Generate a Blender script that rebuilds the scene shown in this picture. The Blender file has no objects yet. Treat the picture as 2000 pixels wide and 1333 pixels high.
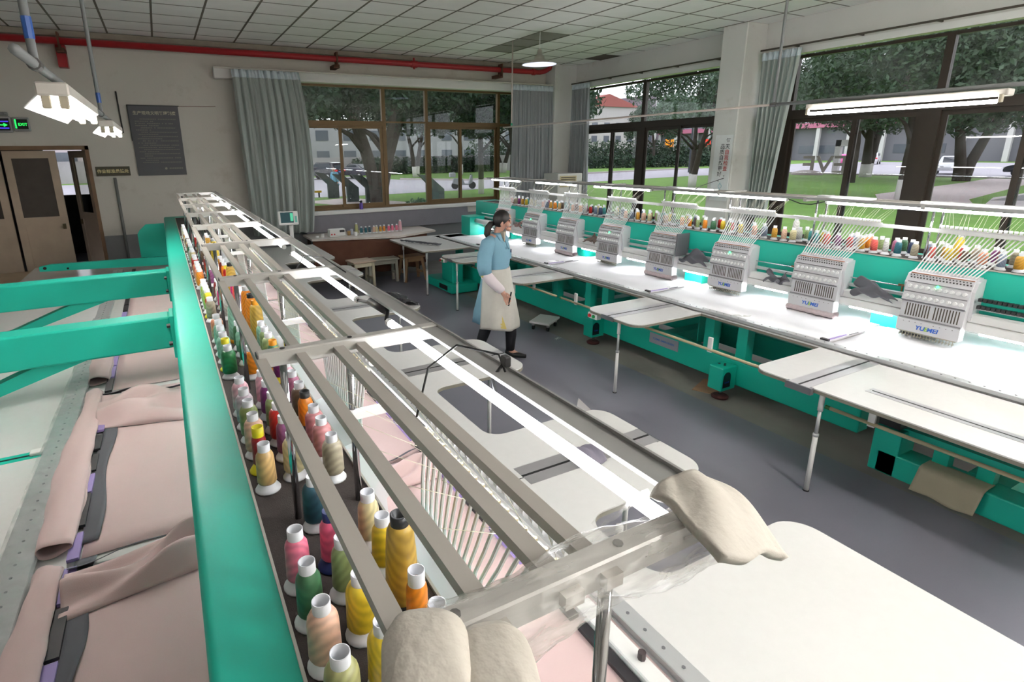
import bpy, bmesh, math, random
import numpy as np
from mathutils import Matrix, Vector

random.seed(7)
RNG = np.random.default_rng(7)
SC = bpy.context.scene
COL = SC.collection
PI = math.pi

# ------------------------------------------------------------------ camera
CAM_H = 2.25
YAW, PITCH, ROLL = 0.4803, -0.2691, -0.0128
cd = bpy.data.cameras.new('camera')
cam = bpy.data.objects.new('camera', cd)
COL.objects.link(cam)
cd.sensor_fit = 'HORIZONTAL'
cd.sensor_width = 36.0
cd.lens = 1072.78 / 2000 * 36
cd.shift_x = 108.30 / 2000
cd.shift_y = -71.82 / 2000
cd.clip_start, cd.clip_end = 0.02, 600
_f = Vector((math.sin(YAW) * math.cos(PITCH), math.cos(YAW) * math.cos(PITCH), math.sin(PITCH)))
_r = Vector((math.cos(YAW), -math.sin(YAW), 0))
_u = _r.cross(_f)
_r2 = math.cos(ROLL) * _r + math.sin(ROLL) * _u
_u2 = -math.sin(ROLL) * _r + math.cos(ROLL) * _u
cam.matrix_world = Matrix(((_r2.x, _u2.x, -_f.x, 0), (_r2.y, _u2.y, -_f.y, 0), (_r2.z, _u2.z, -_f.z, CAM_H), (0, 0, 0, 1)))
SC.camera = cam

# ------------------------------------------------------------------ world, exposure
SKY = 1.9
w = bpy.data.worlds.new('overcast_sky')
SC.world = w
w.use_nodes = True
nt = w.node_tree
for n in list(nt.nodes): nt.nodes.remove(n)
_o = nt.nodes.new('ShaderNodeOutputWorld')
_b = nt.nodes.new('ShaderNodeBackground')
_tc = nt.nodes.new('ShaderNodeTexCoord')
_no = nt.nodes.new('ShaderNodeTexNoise'); _no.inputs['Scale'].default_value = 1.6; _no.inputs['Detail'].default_value = 4
_cr = nt.nodes.new('ShaderNodeValToRGB')
_cr.color_ramp.elements[0].color = (0.72, 0.72, 0.80, 1); _cr.color_ramp.elements[0].position = .3
_cr.color_ramp.elements[1].color = (0.86, 0.85, 0.90, 1); _cr.color_ramp.elements[1].position = .7
nt.links.new(_tc.outputs['Generated'], _no.inputs['Vector'])
nt.links.new(_no.outputs['Fac'], _cr.inputs['Fac'])
nt.links.new(_cr.outputs['Color'], _b.inputs['Color'])
_b.inputs['Strength'].default_value = SKY
nt.links.new(_b.outputs[0], _o.inputs[0])
vs = SC.view_settings
vs.view_transform = 'Standard'; vs.look = 'None'; vs.gamma = 1.0; vs.use_curve_mapping = False
vs.exposure = 0.82
cy = SC.cycles
cy.use_denoising = True
cy.max_bounces = 7; cy.diffuse_bounces = 4; cy.glossy_bounces = 3; cy.transmission_bounces = 4; cy.transparent_max_bounces = 20
cy.sample_clamp_indirect = 6.0
cy.caustics_reflective = False; cy.caustics_refractive = False

# lamp strengths (every lamp of the room is a mesh that emits)
E_STRIP = 24.0      # strips on the racks of the two machines
E_LED = 50.0        # work lights under the head rails
E_TUBE = 54.0       # hanging fluorescent fixtures

E_FILL = 250.0     # added bare battens, unseen behind the camera, to brighten the ceiling

# ------------------------------------------------------------------ materials
MATS = {}
def srgb(c):
    return tuple(((v / 255) / 12.92 if v / 255 <= .04045 else ((v / 255 + .055) / 1.055) ** 2.4) for v in c)

def mat(name, rgb, rough=.5, metal=0.0, var=.06, scale=8.0, bump=0.0, bscale=60.0, emit=0.0, sheen=0.0, coat=0.0, spec=.5, coord='Object', stretch=None):
    """procedural material: base colour broken up by noise, optional fine bump"""
    if name in MATS: return MATS[name]
    m = bpy.data.materials.new(name); MATS[name] = m
    m.use_nodes = True
    t = m.node_tree; N = t.nodes; K = t.links
    p = N['Principled BSDF']
    col = srgb(rgb)
    tc = N.new('ShaderNodeTexCoord')
    vec = tc.outputs[coord]
    if stretch:
        mp = N.new('ShaderNodeMapping'); mp.inputs['Scale'].default_value = stretch
        K.new(vec, mp.inputs['Vector']); vec = mp.outputs['Vector']
    no = N.new('ShaderNodeTexNoise'); no.inputs['Scale'].default_value = scale; no.inputs['Detail'].default_value = 5
    K.new(vec, no.inputs['Vector'])
    mx = N.new('ShaderNodeMix'); mx.data_type = 'RGBA'
    mx.inputs['A'].default_value = tuple(max(0, c * (1 - var * 2)) for c in col) + (1,)
    mx.inputs['B'].default_value = tuple(min(1, c * (1 + var * 2)) for c in col) + (1,)
    K.new(no.outputs['Fac'], mx.inputs['Factor'])
    K.new(mx.outputs['Result'], p.inputs['Base Color'])
    p.inputs['Roughness'].default_value = rough
    p.inputs['Metallic'].default_value = metal
    p.inputs['Specular IOR Level'].default_value = spec
    if sheen: p.inputs['Sheen Weight'].default_value = sheen
    if coat: p.inputs['Coat Weight'].default_value = coat; p.inputs['Coat Roughness'].default_value = .15
    if emit:
        K.new(mx.outputs['Result'], p.inputs['Emission Color'])
        p.inputs['Emission Strength'].default_value = emit
    if bump:
        n2 = N.new('ShaderNodeTexNoise'); n2.inputs['Scale'].default_value = bscale; n2.inputs['Detail'].default_value = 3
        K.new(vec, n2.inputs['Vector'])
        bp = N.new('ShaderNodeBump'); bp.inputs['Strength'].default_value = bump; bp.inputs['Distance'].default_value = .01
        K.new(n2.outputs['Fac'], bp.inputs['Height']); K.new(bp.outputs['Normal'], p.inputs['Normal'])
    return m

def lamp_mat(name, rgb, strength):
    if name in MATS: return MATS[name]
    m = bpy.data.materials.new(name); MATS[name] = m; m.use_nodes = True
    t = m.node_tree; N = t.nodes; K = t.links
    for n in list(N): N.remove(n)
    o = N.new('ShaderNodeOutputMaterial'); e = N.new('ShaderNodeEmission')
    e.inputs['Color'].default_value = srgb(rgb) + (1,)
    e.inputs['Strength'].default_value = strength
    K.new(e.outputs[0], o.inputs[0])
    return m

def glass_mat(name, tint=(.86, .89, .88), refl=.5, rough=0.0):
    """thin window pane: see-through with fresnel reflection and a little dirt"""
    if name in MATS: return MATS[name]
    m = bpy.data.materials.new(name); MATS[name] = m; m.use_nodes = True
    t = m.node_tree; N = t.nodes; K = t.links
    for n in list(N): N.remove(n)
    o = N.new('ShaderNodeOutputMaterial')
    tr = N.new('ShaderNodeBsdfTransparent'); tr.inputs['Color'].default_value = tint + (1,)
    gl = N.new('ShaderNodeBsdfGlossy'); gl.inputs['Roughness'].default_value = rough
    lw = N.new('ShaderNodeLayerWeight'); lw.inputs['Blend'].default_value = .5
    pw = N.new('ShaderNodeMath'); pw.operation = 'POWER'; pw.inputs[1].default_value = 5.0; K.new(lw.outputs['Facing'], pw.inputs[0])
    fr = N.new('ShaderNodeMath'); fr.operation = 'MULTIPLY_ADD'; fr.inputs[1].default_value = .95; fr.inputs[2].default_value = .05; K.new(pw.outputs[0], fr.inputs[0])
    ma = N.new('ShaderNodeMath'); ma.operation = 'MULTIPLY'; ma.inputs[1].default_value = refl; ma.use_clamp = True
    mx = N.new('ShaderNodeMixShader')
    K.new(fr.outputs[0], ma.inputs[0]); K.new(ma.outputs[0], mx.inputs[0]); K.new(tr.outputs[0], mx.inputs[1]); K.new(gl.outputs[0], mx.inputs[2])
    di = N.new('ShaderNodeBsdfDiffuse'); di.inputs['Color'].default_value = (.6, .6, .62, 1)
    no = N.new('ShaderNodeTexNoise'); no.inputs['Scale'].default_value = 3.0; no.inputs['Detail'].default_value = 6
    rp = N.new('ShaderNodeMapRange'); rp.inputs['From Min'].default_value = .45; rp.inputs['From Max'].default_value = .9; rp.inputs['To Max'].default_value = .12
    tc = N.new('ShaderNodeTexCoord'); K.new(tc.outputs['Object'], no.inputs['Vector']); K.new(no.outputs['Fac'], rp.inputs['Value'])
    m2 = N.new('ShaderNodeMixShader'); K.new(rp.outputs[0], m2.inputs[0]); K.new(mx.outputs[0], m2.inputs[1]); K.new(di.outputs[0], m2.inputs[2])
    K.new(m2.outputs[0], o.inputs[0])
    return m

def film_mat(name, rgb=(225, 225, 222), alpha=.35, rough=.25, scale=9.0, stretch=None):
    """crumpled plastic film"""
    if name in MATS: return MATS[name]
    m = mat(name, rgb, rough=rough, var=.03, scale=scale, bump=.35, bscale=scale * 1.5, spec=.6)
    t = m.node_tree; N = t.nodes; K = t.links; p = N['Principled BSDF']
    no = N.new('ShaderNodeTexNoise'); no.inputs['Scale'].default_value = scale * 1.3; no.inputs['Detail'].default_value = 4
    tc = N.new('ShaderNodeTexCoord'); mp = N.new('ShaderNodeMapping'); K.new(tc.outputs['Object'], mp.inputs['Vector']); K.new(mp.outputs['Vector'], no.inputs['Vector'])
    if stretch: mp.inputs['Scale'].default_value = stretch
    rp = N.new('ShaderNodeMapRange'); rp.inputs['From Min'].default_value = .3; rp.inputs['From Max'].default_value = .7; rp.inputs['To Min'].default_value = alpha * .3; rp.inputs['To Max'].default_value = alpha * 1.8
    K.new(no.outputs['Fac'], rp.inputs['Value']); K.new(rp.outputs[0], p.inputs['Alpha'])
    return m

# ------------------------------------------------------------------ mesh building
class MB:
    def __init__(s): s.v = []; s.f = []; s.m = []; s.mi = 0
    def _add(s, vs_, fs):
        b = len(s.v); s.v += [tuple(v) for v in vs_]
        for f in fs: s.f.append(tuple(i + b for i in f)); s.m.append(s.mi)
        return s
    def box(s, x0, x1, y0, y1, z0, z1):
        return s._add([(x0, y0, z0), (x1, y0, z0), (x1, y1, z0), (x0, y1, z0), (x0, y0, z1), (x1, y0, z1), (x1, y1, z1), (x0, y1, z1)],
                      [(3, 2, 1, 0), (4, 5, 6, 7), (0, 1, 5, 4), (1, 2, 6, 5), (2, 3, 7, 6), (3, 0, 4, 7)])
    def bbox(s, x0, x1, y0, y1, z0, z1, b=.01, seg=2):
        bm = bmesh.new()
        bmesh.ops.create_cube(bm, size=1, matrix=Matrix.Translation(((x0 + x1) / 2, (y0 + y1) / 2, (z0 + z1) / 2)) @ Matrix.Diagonal((x1 - x0, y1 - y0, z1 - z0, 1)))
        bmesh.ops.bevel(bm, geom=bm.edges[:], offset=b, segments=seg, profile=.5, affect='EDGES')
        bm.verts.index_update()
        s._add([v.co[:] for v in bm.verts], [tuple(v.index for v in f.verts) for f in bm.faces]); bm.free(); return s
    def obox(s, c, ex, ey, ez):
        """box from centre and three half-axis vectors"""
        c, ex, ey, ez = map(Vector, (c, ex, ey, ez))
        vs_ = [c + a * ex + b * ey + d * ez for d in (-1, 1) for (a, b) in ((-1, -1), (1, -1), (1, 1), (-1, 1))]
        return s._add(vs_, [(3, 2, 1, 0), (4, 5, 6, 7), (0, 1, 5, 4), (1, 2, 6, 5), (2, 3, 7, 6), (3, 0, 4, 7)])
    def bar(s, p0, p1, wd, ht, up=(0, 0, 1)):
        p0, p1 = Vector(p0), Vector(p1); d = p1 - p0; L = d.length; d.normalize()
        u = Vector(up); sd = d.cross(u)
        if sd.length < 1e-4: u = Vector((1, 0, 0)); sd = d.cross(u)
        sd.normalize(); u = sd.cross(d)
        return s.obox((p0 + p1) / 2, d * (L / 2), sd * (wd / 2), u * (ht / 2))
    def cyl(s, p0, p1, r, seg=10, r1=None, caps=True):
        p0, p1 = Vector(p0), Vector(p1); d = (p1 - p0).normalized()
        a = d.orthogonal().normalized(); b = d.cross(a)
        r1 = r if r1 is None else r1
        vs_ = []
        for p, rr in ((p0, r), (p1, r1)):
            for i in range(seg):
                t = 2 * PI * i / seg; vs_.append(p + rr * (math.cos(t) * a + math.sin(t) * b))
        fs = [(i, (i + 1) % seg, seg + (i + 1) % seg, seg + i) for i in range(seg)]
        if caps: fs += [tuple(range(seg - 1, -1, -1)), tuple(range(seg, 2 * seg))]
        return s._add(vs_, fs)
    def tube(s, pts, r, seg=8, caps=True):
        pts = [Vector(p) for p in pts]; n = len(pts)
        rr = r if isinstance(r, (list, tuple)) else [r] * n
        vs_ = []; prev = None
        for i, p in enumerate(pts):
            d = (pts[min(i + 1, n - 1)] - pts[max(i - 1, 0)]).normalized()
            a = d.orthogonal().normalized() if prev is None else (prev - d * prev.dot(d)).normalized()
            prev = a; b = d.cross(a)
            for k in range(seg):
                t = 2 * PI * k / seg; vs_.append(p + rr[i] * (math.cos(t) * a + math.sin(t) * b))
        fs = [(i * seg + k, i * seg + (k + 1) % seg, (i + 1) * seg + (k + 1) % seg, (i + 1) * seg + k) for i in range(n - 1) for k in range(seg)]
        if caps: fs += [tuple(range(seg - 1, -1, -1)), tuple(range((n - 1) * seg, n * seg))]
        return s._add(vs_, fs)
    def lathe(s, prof, seg=16, c=(0, 0, 0), close=True):
        """prof: list of (r, z)"""
        vs_ = [(c[0] + r * math.cos(2 * PI * k / seg), c[1] + r * math.sin(2 * PI * k / seg), c[2] + z) for (r, z) in prof for k in range(seg)]
        n = len(prof)
        fs = [(i * seg + k, i * seg + (k + 1) % seg, (i + 1) * seg + (k + 1) % seg, (i + 1) * seg + k) for i in range(n - 1) for k in range(seg)]
        if close: fs += [tuple(range(seg - 1, -1, -1)), tuple(range((n - 1) * seg, n * seg))]
        return s._add(vs_, fs)
    def prism(s, poly, axis, a, b):
        """poly 2-D, extruded along axis from a to b. axis z: poly=(x,y); y: poly=(x,z); x: poly=(y,z)"""
        def P(p, t): return (p[0], p[1], t) if axis == 'z' else ((p[0], t, p[1]) if axis == 'y' else (t, p[0], p[1]))
        n = len(poly)
        vs_ = [P(p, a) for p in poly] + [P(p, b) for p in poly]
        ar = sum(poly[i][0] * poly[(i + 1) % n][1] - poly[(i + 1) % n][0] * poly[i][1] for i in range(n))
        fs = [tuple(range(n - 1, -1, -1)), tuple(range(n, 2 * n))] + [(i, (i + 1) % n, n + (i + 1) % n, n + i) for i in range(n)]
        flip = (ar < 0) != (axis == 'y')
        if (b - a) < 0: flip = not flip
        if flip: fs = [tuple(reversed(f)) for f in fs]
        return s._add(vs_, fs)
    def grid(s, fn, nu, nv, wrap=False):
        vs_ = [fn(i / nu, j / nv) for j in range(nv + 1) for i in range(nu + (0 if wrap else 1))]
        W = nu if wrap else nu + 1
        fs = [(j * W + i, j * W + (i + 1) % W, (j + 1) * W + (i + 1) % W, (j + 1) * W + i) for j in range(nv) for i in range(nu)]
        return s._add(vs_, fs)
    def sphere(s, c, r, seg=12, rings=8, sc=(1, 1, 1)):
        vs_ = []; c = Vector(c)
        for j in range(1, rings):
            ph = PI * j / rings
            for i in range(seg):
                t = 2 * PI * i / seg
                vs_.append((c.x + r * sc[0] * math.sin(ph) * math.cos(t), c.y + r * sc[1] * math.sin(ph) * math.sin(t), c.z + r * sc[2] * math.cos(ph)))
        top = len(vs_); vs_.append((c.x, c.y, c.z + r * sc[2])); vs_.append((c.x, c.y, c.z - r * sc[2]))
        fs = [(j * seg + i, (j + 1) * seg + i, (j + 1) * seg + (i + 1) % seg, j * seg + (i + 1) % seg) for j in range(rings - 2) for i in range(seg)]
        fs += [(top, i, (i + 1) % seg) for i in range(seg)] + [(top + 1, (rings - 2) * seg + (i + 1) % seg, (rings - 2) * seg + i) for i in range(seg)]
        return s._add(vs_, fs)
    def mesh(s, name, mats, smooth=False):
        me = bpy.data.meshes.new(name)
        me.from_pydata(s.v, [], s.f)
        for m in (mats if isinstance(mats, (list, tuple)) else [mats]): me.materials.append(m)
        if any(s.m): me.polygons.foreach_set('material_index', s.m)
        if smooth: me.polygons.foreach_set('use_smooth', [True] * len(s.f))
        me.update(); return me
    def build(s, name, mats, parent=None, smooth=False, label=None):
        return place(name, s.mesh(name, mats, smooth), parent, label)

WORLD = {}
def place(name, me, parent=None, label=None, loc=None, rot=None):
    """link mesh data as one object; vertex coordinates are world coordinates unless loc/rot is given"""
    o = bpy.data.objects.new(name, me); COL.objects.link(o)
    if loc is not None: o.location = loc
    if rot is not None: o.rotation_euler = rot
    if parent is not None: attach(o, parent)
    if label: o['label'] = label
    return o
def wm(o):
    m = WORLD.get(o.name)
    if m is None:
        m = Matrix.LocRotScale(o.location, o.rotation_euler, o.scale)
        if o.parent: m = wm(o.parent) @ o.matrix_parent_inverse @ m
    return m
def attach(o, parent):
    o.parent = parent; o.matrix_parent_inverse = wm(parent).inverted()
def tag(o, label, cat, group=None, kind=None):
    o['label'] = label; o['category'] = cat
    if group: o['group'] = group
    if kind: o['kind'] = kind
    return o
def thing(name, label, cat, loc=(0, 0, 0), rz=0.0, group=None):
    o = bpy.data.objects.new(name, None); COL.objects.link(o)
    o.location = loc; o.rotation_euler = (0, 0, rz); o.empty_display_size = .1
    return tag(o, label, cat, group)
def struct(o): o['kind'] = 'structure'; return o
def copy_tree(o, parent=None, skip=()):
    c = o.copy(); COL.objects.link(c)
    if parent is not None: c.parent = parent
    for ch in o.children:
        if ch.name.split('.')[0] in skip: continue
        copy_tree(ch, c, skip)
    return c
def text_mesh(name, body, size, m, extrude=.0, align='CENTER', bold=0.0, shear=0.0, spacing=1.0):
    cu = bpy.data.curves.new(name, 'FONT'); cu.body = body; cu.size = size; cu.align_x = align; cu.align_y = 'CENTER'
    cu.extrude = extrude; cu.offset = bold; cu.shear = shear; cu.space_line = spacing; cu.resolution_u = 3
    o = bpy.data.objects.new(name + '_curve', cu); COL.objects.link(o)
    dg = bpy.context.evaluated_depsgraph_get()
    me = bpy.data.meshes.new_from_object(o.evaluated_get(dg), depsgraph=dg)
    bpy.data.objects.remove(o); bpy.data.curves.remove(cu)
    me.name = name; me.materials.clear(); me.materials.append(m)
    return me
def basis(right, up):
    """matrix that maps text x -> right, y -> up, z -> toward the reader"""
    r = Vector(right).normalized(); u = Vector(up).normalized(); n = r.cross(u)
    return Matrix(((r.x, u.x, n.x, 0), (r.y, u.y, n.y, 0), (r.z, u.z, n.z, 0), (0, 0, 0, 1)))
def place_text(name, me, pos, right, up, parent=None, label=None):
    o = bpy.data.objects.new(name, me); COL.objects.link(o)
    o.matrix_world = Matrix.Translation(pos) @ basis(right, up)
    if parent is not None: attach(o, parent)
    if label: o['label'] = label
    return o
def rounded(x0, x1, y0, y1, r, n=6, corners='abcd'):
    """rounded rectangle outline, counter-clockwise; corners a=(x0,y0) b=(x1,y0) c=(x1,y1) d=(x0,y1)"""
    out = []
    for k, (cx, cy_, a0) in zip('abcd', ((x0 + r, y0 + r, PI), (x1 - r, y0 + r, 1.5 * PI), (x1 - r, y1 - r, 0), (x0 + r, y1 - r, .5 * PI))):
        if k in corners:
            for i in range(n + 1):
                t = a0 + .5 * PI * i / n; out.append((cx + r * math.cos(t), cy_ + r * math.sin(t)))
        else:
            out.append({'a': (x0, y0), 'b': (x1, y0), 'c': (x1, y1), 'd': (x0, y1)}[k])
    return out
def ordinal(n):
    return ['first', 'second', 'third', 'fourth', 'fifth', 'sixth', 'seventh', 'eighth', 'ninth', 'tenth', 'eleventh', 'twelfth'][n - 1] if n <= 12 else \
        str(n) + ('th' if 10 < n % 100 < 14 else {1: 'st', 2: 'nd', 3: 'rd'}.get(n % 10, 'th'))

# shared materials
TEAL = mat('teal_enamel', (14, 178, 156), rough=.48, var=.03, scale=3, coat=.04)
TEAL_D = TEAL
WHITE_TOP = mat('white_laminate', (214, 213, 211), rough=.22, var=.015, scale=30)
EDGE = mat('grey_edge_band', (122, 118, 106), rough=.5)
ALU = mat('brushed_aluminium', (192, 193, 194), rough=.34, metal=.45, var=.05, scale=12, stretch=(1, .05, 1))
ALU_TOP = mat('anodised_rail', (168, 163, 156), rough=.45, metal=.15, var=.03)
STEEL = mat('stainless_plate', (170, 168, 170), rough=.32, metal=.5, var=.05)
CHROME = mat('chrome', (200, 202, 206), rough=.08, metal=1.0, var=.01)
BLACK = mat('black_plastic', (24, 24, 26), rough=.45)
DARKSLOT = mat('dark_slot', (18, 17, 17), rough=.8)
WHITE_P = mat('white_plastic', (224, 224, 224), rough=.4, var=.02)
HEAD_P = mat('head_grey_white', (206, 205, 208), rough=.42, var=.02)
FELT = mat('dark_felt', (62, 56, 54), rough=.95, var=.12, scale=60, bump=.3, bscale=400)
PAINT_W = mat('white_paint', (222, 221, 219), rough=.5, var=.02)
PINK = mat('dusty_pink_cloth', (205, 178, 176), rough=.85, var=.025, scale=5, bump=.12, bscale=500, sheen=.2)
GREY_CLOTH = mat('grey_interlining', (88, 88, 94), rough=.9, var=.08)
STRIP = lamp_mat('strip_lamp', (250, 251, 255), E_STRIP)
LED = lamp_mat('work_lamp', (250, 252, 255), E_LED)
FILL_TUBE = lamp_mat('added_fill_tube', (255, 252, 246), E_FILL)
TUBE = lamp_mat('fluorescent_tube', (255, 252, 246), E_TUBE)
# ------------------------------------------------------------------ the room shell
CZ = 4.07
YB = 10.65      # inner face of the back wall
XR = 8.43       # inner face of the right wall

def wall_mat(name, rgb, dado=None, dado_z=1.0, var=.04):
    m = mat(name, rgb, rough=.8, var=var, scale=1.3, bump=.15, bscale=35)
    t = m.node_tree; N = t.nodes; K = t.links; p = N['Principled BSDF']
    src = p.inputs['Base Color'].links[0].from_socket
    ge = N.new('ShaderNodeNewGeometry'); sx = N.new('ShaderNodeSeparateXYZ'); K.new(ge.outputs['Position'], sx.inputs[0])
    # scuffs and stains with a shape of their own
    no = N.new('ShaderNodeTexNoise'); no.inputs['Scale'].default_value = 2.2; no.inputs['Detail'].default_value = 8; no.inputs['Roughness'].default_value = .7
    K.new(ge.outputs['Position'], no.inputs['Vector'])
    rp = N.new('ShaderNodeMapRange'); rp.inputs['From Min'].default_value = .56; rp.inputs['From Max'].default_value = .75; rp.inputs['To Max'].default_value = .35
    K.new(no.outputs['Fac'], rp.inputs['Value'])
    mx = N.new('ShaderNodeMix'); mx.data_type = 'RGBA'; mx.inputs['B'].default_value = srgb((150, 138, 120)) + (1,)
    K.new(rp.outputs[0], mx.inputs['Factor']); K.new(src, mx.inputs['A'])
    out = mx.outputs['Result']
    if dado:
        lt = N.new('ShaderNodeMath'); lt.operation = 'LESS_THAN'; lt.inputs[1].default_value = dado_z; K.new(sx.outputs['Z'], lt.inputs[0])
        m2 = N.new('ShaderNodeMix'); m2.data_type = 'RGBA'; m2.inputs['B'].default_value = srgb(dado) + (1,)
        K.new(lt.outputs[0], m2.inputs['Factor']); K.new(out, m2.inputs['A']); out = m2.outputs['Result']
    K.new(out, p.inputs['Base Color'])
    return m
WALL = wall_mat('wall_paint', (205, 200, 192), dado=(126, 126, 128), dado_z=1.0)
WALL_R = wall_mat('wall_paint_right', (208, 206, 202))
CEIL_SLAB = mat('ceiling_grid_dark', (96, 88, 78), rough=.7)
TILE = mat('ceiling_tile', (244, 242, 240), rough=.9, var=.03, scale=4, bump=.25, bscale=180)
PANEL = mat('ceiling_panel_grey', (150, 146, 140), rough=.8)
BRONZE = mat('bronze_window_frame', (96, 74, 42), rough=.45, metal=.35, var=.08, scale=6)
DKFRAME = mat('dark_brown_frame', (48, 39, 32), rough=.5, metal=.25, var=.1, scale=6)
GLASS = glass_mat('window_glass', tint=(.90, .92, .92), refl=.55)
GLASS_B = glass_mat('window_glass_tinted', tint=(.80, .83, .81), refl=.6)

CONC = mat('concrete', (142, 138, 132), rough=.7, var=.14, scale=2.5, bump=.1, bscale=40)
VINYL = mat('blue_grey_vinyl', (122, 121, 133), rough=.34, var=.1, scale=1.2, bump=.06, bscale=220)
struct(MB().box(-7.2, 9.0, -5.2, YB, -.12, 0).build('floor', CONC))
fv = struct(MB().box(-1.2, 4.17, -3.0, 9.7, 0.0005, .004).build('floor_vinyl', VINYL))
fv2 = MB()

# back wall with door and window openings
DX0, DX1, DZ = -2.78, -.95, 2.43
WX0, WX1, WZ0, WZ1 = 2.30, 7.85, 1.20, 3.50
b = MB()
b.box(-7.2, DX0, YB, YB + .2, 0, CZ); b.box(DX0, DX1, YB, YB + .2, DZ, CZ); b.box(DX1, WX0, YB, YB + .2, 0, CZ)
b.box(WX0, WX1, YB, YB + .2, 0, WZ0); b.box(WX0, WX1, YB, YB + .2, WZ1, CZ); b.box(WX1, 8.7, YB, YB + .2, 0, CZ)
struct(b.build('wall_back', WALL))
# right wall
RZ0, RZ1 = .88, 3.56
b = MB()
b.box(XR, XR + .25, -5.2, YB + .2, RZ1 + .04, CZ); b.box(XR, XR + .25, -5.2, YB + .2, 0, RZ0)
b.box(XR, XR + .25, 10.28, YB, RZ0, RZ1 + .05); b.box(XR, XR + .25, -5.2, .75, RZ0, RZ1 + .05)
struct(b.build('wall_right', WALL_R))
struct(MB().bbox(7.97, XR + .2, 5.87, 6.29, 0, CZ, .012, 1).build('wall_pillar', WALL_R, smooth=False))
struct(MB().bbox(7.85, XR + .2, 10.30, YB, 0, CZ, .012, 1).build('wall_corner_column', WALL_R))
struct(MB().box(-7.2, -7.0, -5.2, YB, 0, CZ).build('wall_left', WALL))
struct(MB().box(-7.0, XR, -5.2, -5.0, 0, CZ).build('wall_front', WALL))
# header boards, ledges, sills
struct(MB().bbox(1.0, 7.86, 10.50, YB, 3.50, 3.68, .01, 1).build('trim_1', PAINT_W))
struct(MB().box(-7.0, 7.9, 10.52, YB, 3.98, 4.06).build('trim_2', mat('dirty_ceiling_angle', (150, 142, 130), rough=.8, var=.12)))
struct(MB().bbox(2.2, 7.9, 10.52, YB + .05, 1.13, 1.20, .01, 1).build('trim_3', PAINT_W))
struct(MB().bbox(XR - .09, XR + .1, .7, 5.87, RZ0 - .06, RZ0, .01, 1).build('trim_4', PAINT_W))
struct(MB().bbox(XR - .09, XR + .1, 6.29, 10.3, RZ0 - .06, RZ0, .01, 1).build('trim_5', PAINT_W))
struct(MB().box(XR - .02, XR, -5.0, 5.87, 3.58, 3.66).build('trim_6', PAINT_W))
struct(MB().box(XR - .02, XR, 6.29, 10.3, 3.58, 3.66).build('trim_7', PAINT_W))

# ceiling: a slab, and every tile of the visible part as its own piece
ceil_ = struct(MB().box(-7.2, 9.0, -5.2, YB + .2, CZ + .012, CZ + .1).build('ceiling', CEIL_SLAB))
GX = [.173 + .6 * k for k in range(-12, 15)]
GY = [5.933 + .6 * k for k in range(-18, 9)]
tile_me = {}
rest = MB(); ntile = 0
for gx in GX:
    for gy in GY:
        x0, x1 = max(gx, -7.0) + .011, min(gx + .6, XR) - .011
        y0, y1 = max(gy, -5.0) + .007, min(gy + .6, 10.55) - .007
        if x1 - x0 < .04 or y1 - y0 < .04: continue
        cx, cyy = gx + .3, gy + .3
        if 7.9 < gx < 8.1 and 8.85 < gy < 9.0: continue               # missing tile
        dark = 5.5 < gx < 5.6 and 7.6 < gy < 9.0
        if cx > -3.6 and cyy > 2.6 and ntile < 300:
            key = (round(x1 - x0, 3), round(y1 - y0, 3), dark)
            if key not in tile_me:
                hx, hy = (x1 - x0) / 2, (y1 - y0) / 2
                if dark: hx += .011; hy += .007
                tile_me[key] = MB().box(-hx, hx, -hy, hy, 0, .014).mesh('ceiling_tile', PANEL if dark else TILE)
            o = place('ceiling_panel' if dark else 'ceiling_tile', tile_me[key], None, None, ((x0 + x1) / 2, (y0 + y1) / 2, CZ - .002 + (.004 if dark else 0)))
            attach(o, ceil_); ntile += 1
        else:
            rest.box(x0, x1, y0, y1, CZ - .002, CZ + .012)
GRIDM = mat('ceiling_t_bar', (104, 97, 88), rough=.6)
for gx in GX:
    if -3.7 < gx < XR: MB().box(gx - .013, gx + .013, 2.5, 10.55, CZ - .005, CZ + .01).build('grid_bar', GRIDM, ceil_)
for gy in GY:
    if 2.5 < gy < 10.5: MB().box(-3.7, XR, gy - .009, gy + .009, CZ - .004, CZ + .01).build('grid_bar', GRIDM, ceil_)
o = rest.build('ceiling_tiles_beyond_view', TILE, ceil_); o['kind'] = 'stuff'

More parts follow.
